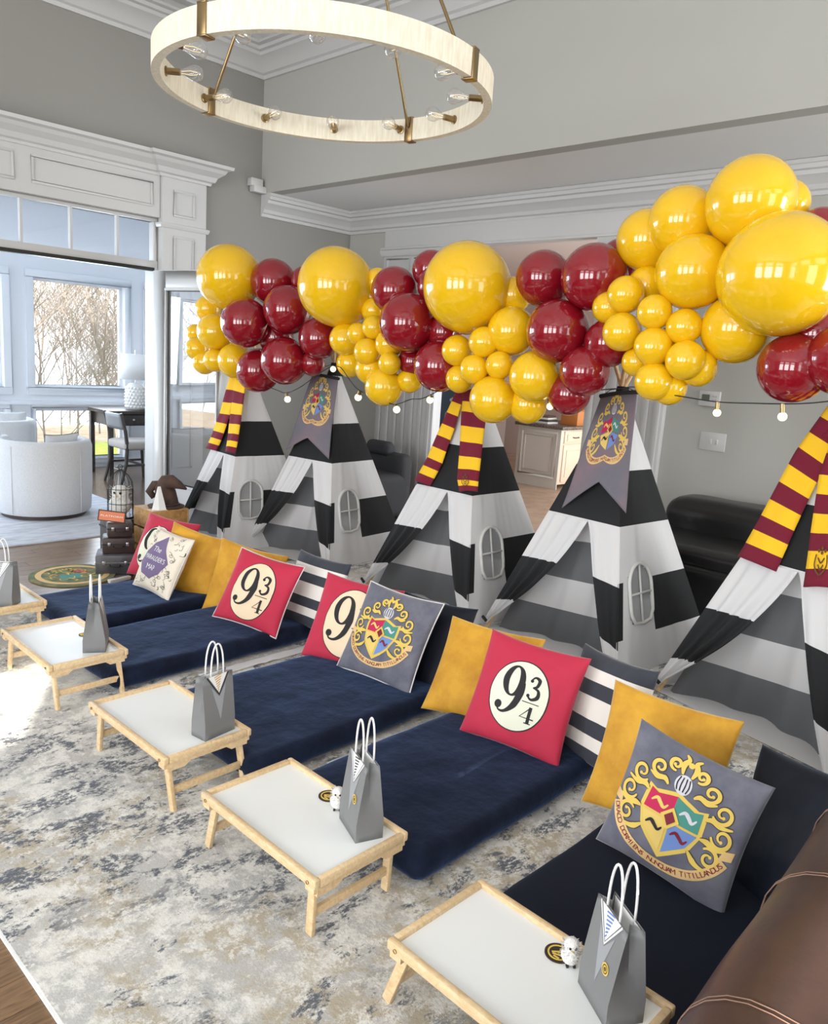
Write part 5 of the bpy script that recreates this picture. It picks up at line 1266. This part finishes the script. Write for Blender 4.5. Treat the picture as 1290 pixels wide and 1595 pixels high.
# ================================================================== KITCHEN
CABW = mat('cabinet_paint_warm_lit', srgb(226, 206, 182), .5); CABG = mat('cabinet_paint_unlit_end', srgb(206, 200, 192), .5)  # one cabinet paint: warm light on the drawer side is put into the colour
GRAN = mat('granite', srgb(120, 108, 98), .25, noise_=(60, srgb(60, 52, 48), .45, .6))
kc = thing('kitchen_cabinet', 'cream kitchen peninsula cabinet with raised panels', 'cabinet', (8.6, 5.56, 0))
m = MB(); m.bb((8.0, 5.25, .06), (9.6, 5.88, .72)); obj('body', m, CABW, kc, bevel=.004)
m = MB(); m.bb((7.985, 5.25, .0), (8.0, 5.88, .72)); ep = obj('end_panel', m, CABG, kc)
m = MB(); frame_bars(m, (5.30, .12), (5.83, .69), 'x', 7.985, .03, .012); frame_bars(m, (5.36, .18), (5.77, .63), 'x', 7.985, .012, .008); obj('panel_moulding', m, CABG, ep, bevel=.002)
for k in range(3):
    x0 = 8.05+.5*k
    m = MB(); m.bb((x0, 5.235, .555), (x0+.46, 5.25, .70)); dr = obj('drawer', m, CABW, kc, bevel=.003); m = MB(); frame_bars(m, (x0+.05, .585), (x0+.41, .67), 'y', 5.235, .012, .008); obj('drawer_moulding', m, CABW, dr)
    m = MB(); m.tube([(x0+.17, 5.235, .63), (x0+.18, 5.215, .625), (x0+.28, 5.215, .625), (x0+.29, 5.235, .63)], .006, 6); obj('drawer_pull', m, DKL, dr)
    m = MB(); m.bb((x0, 5.235, .09), (x0+.46, 5.25, .54)); dr = obj('cabinet_door', m, CABW, kc, bevel=.003); m = MB(); frame_bars(m, (x0+.06, .15), (x0+.40, .48), 'y', 5.235, .014, .008); obj('door_moulding', m, CABW, dr)
m = MB(); m.bb((7.95, 5.21, .722), (9.65, 5.92, .76)); tag(obj('granite_worktop', m, GRAN, bevel=.005), 'dark speckled granite worktop on the kitchen peninsula', 'worktop')
cols = [(.75, .74, .72), srgb(70, 66, 64), (.7, .66, .6), srgb(92, 70, 60)]
for i, (dz, cl) in enumerate(zip((.0, .024, .05, .073), cols)):
    lab = ('lowest', 'second', 'third', 'topmost')[i]
    m = MB(); m.box((8.2, 5.68, .772+dz), (.22, .30-.02*i, .022), rz=.06*i); tag(obj('magazine', m, mat('magazine_%d' % i, cl, .5), bevel=.002), '%s magazine of the pile on the kitchen worktop' % lab, 'magazine', 'magazine pile on the worktop')
ck = thing('counter_box', 'amber wooden box on the kitchen worktop', 'box', (8.5, 5.38, .76))
m = MB(); m.box((8.5, 5.40, .85), (.3, .24, .18)); obj('body', m, mat('amber_wood', srgb(190, 118, 58), .5), ck, bevel=.006); m = MB(); m.box((8.5, 5.40, .948), (.32, .26, .02)); obj('lid', m, mat('amber_wood_dark', srgb(150, 90, 44), .5), ck, bevel=.004)
ov = thing('tall_cabinet', 'dark tall cabinet holding a blue glass jar, seen through the opening', 'cabinet', (7.5, 6.75, 0))
m = MB(); m.bb((7.5, 6.35, 0), (7.98, 7.4, .60)); obj('lower_case', m, BLACKM, ov); m = MB(); m.bb((7.9, 6.35, .60), (7.98, 7.4, 1.4)); obj('back_panel', m, mat('blue_backsplash', srgb(96, 130, 160), .4), ov); m = MB(); m.bb((7.5, 6.35, 1.4), (7.98, 7.4, 1.5)); obj('top_shelf', m, BLACKM, ov)
m = MB(); m.bb((7.5, 6.34, .60), (7.98, 6.38, 1.4)); obj('side_panel', m, BLACKM, ov)
j_ = thing('glass_jar', 'pale blue glass jar standing on the dark kitchen cabinet', 'jar', (7.62, 6.66, .60))
m = MB(); m.lathe([(0, .60), (.10, .60), (.115, .66), (.10, .78), (.04, .86), (.035, .92), (.05, .94)], (7.64, 6.68, 0), 24); obj('jar_body', m, mat('pale_blue_glass', srgb(180, 214, 232), .08), j_, smooth=60)
m = MB(); m.lathe([(0, .94), (.055, .94), (.05, .965), (.015, .985), (0, .99)], (7.64, 6.68, 0), 20); obj('stopper', m, mat('clear_stopper', srgb(220, 236, 244), .1), j_, smooth=60)
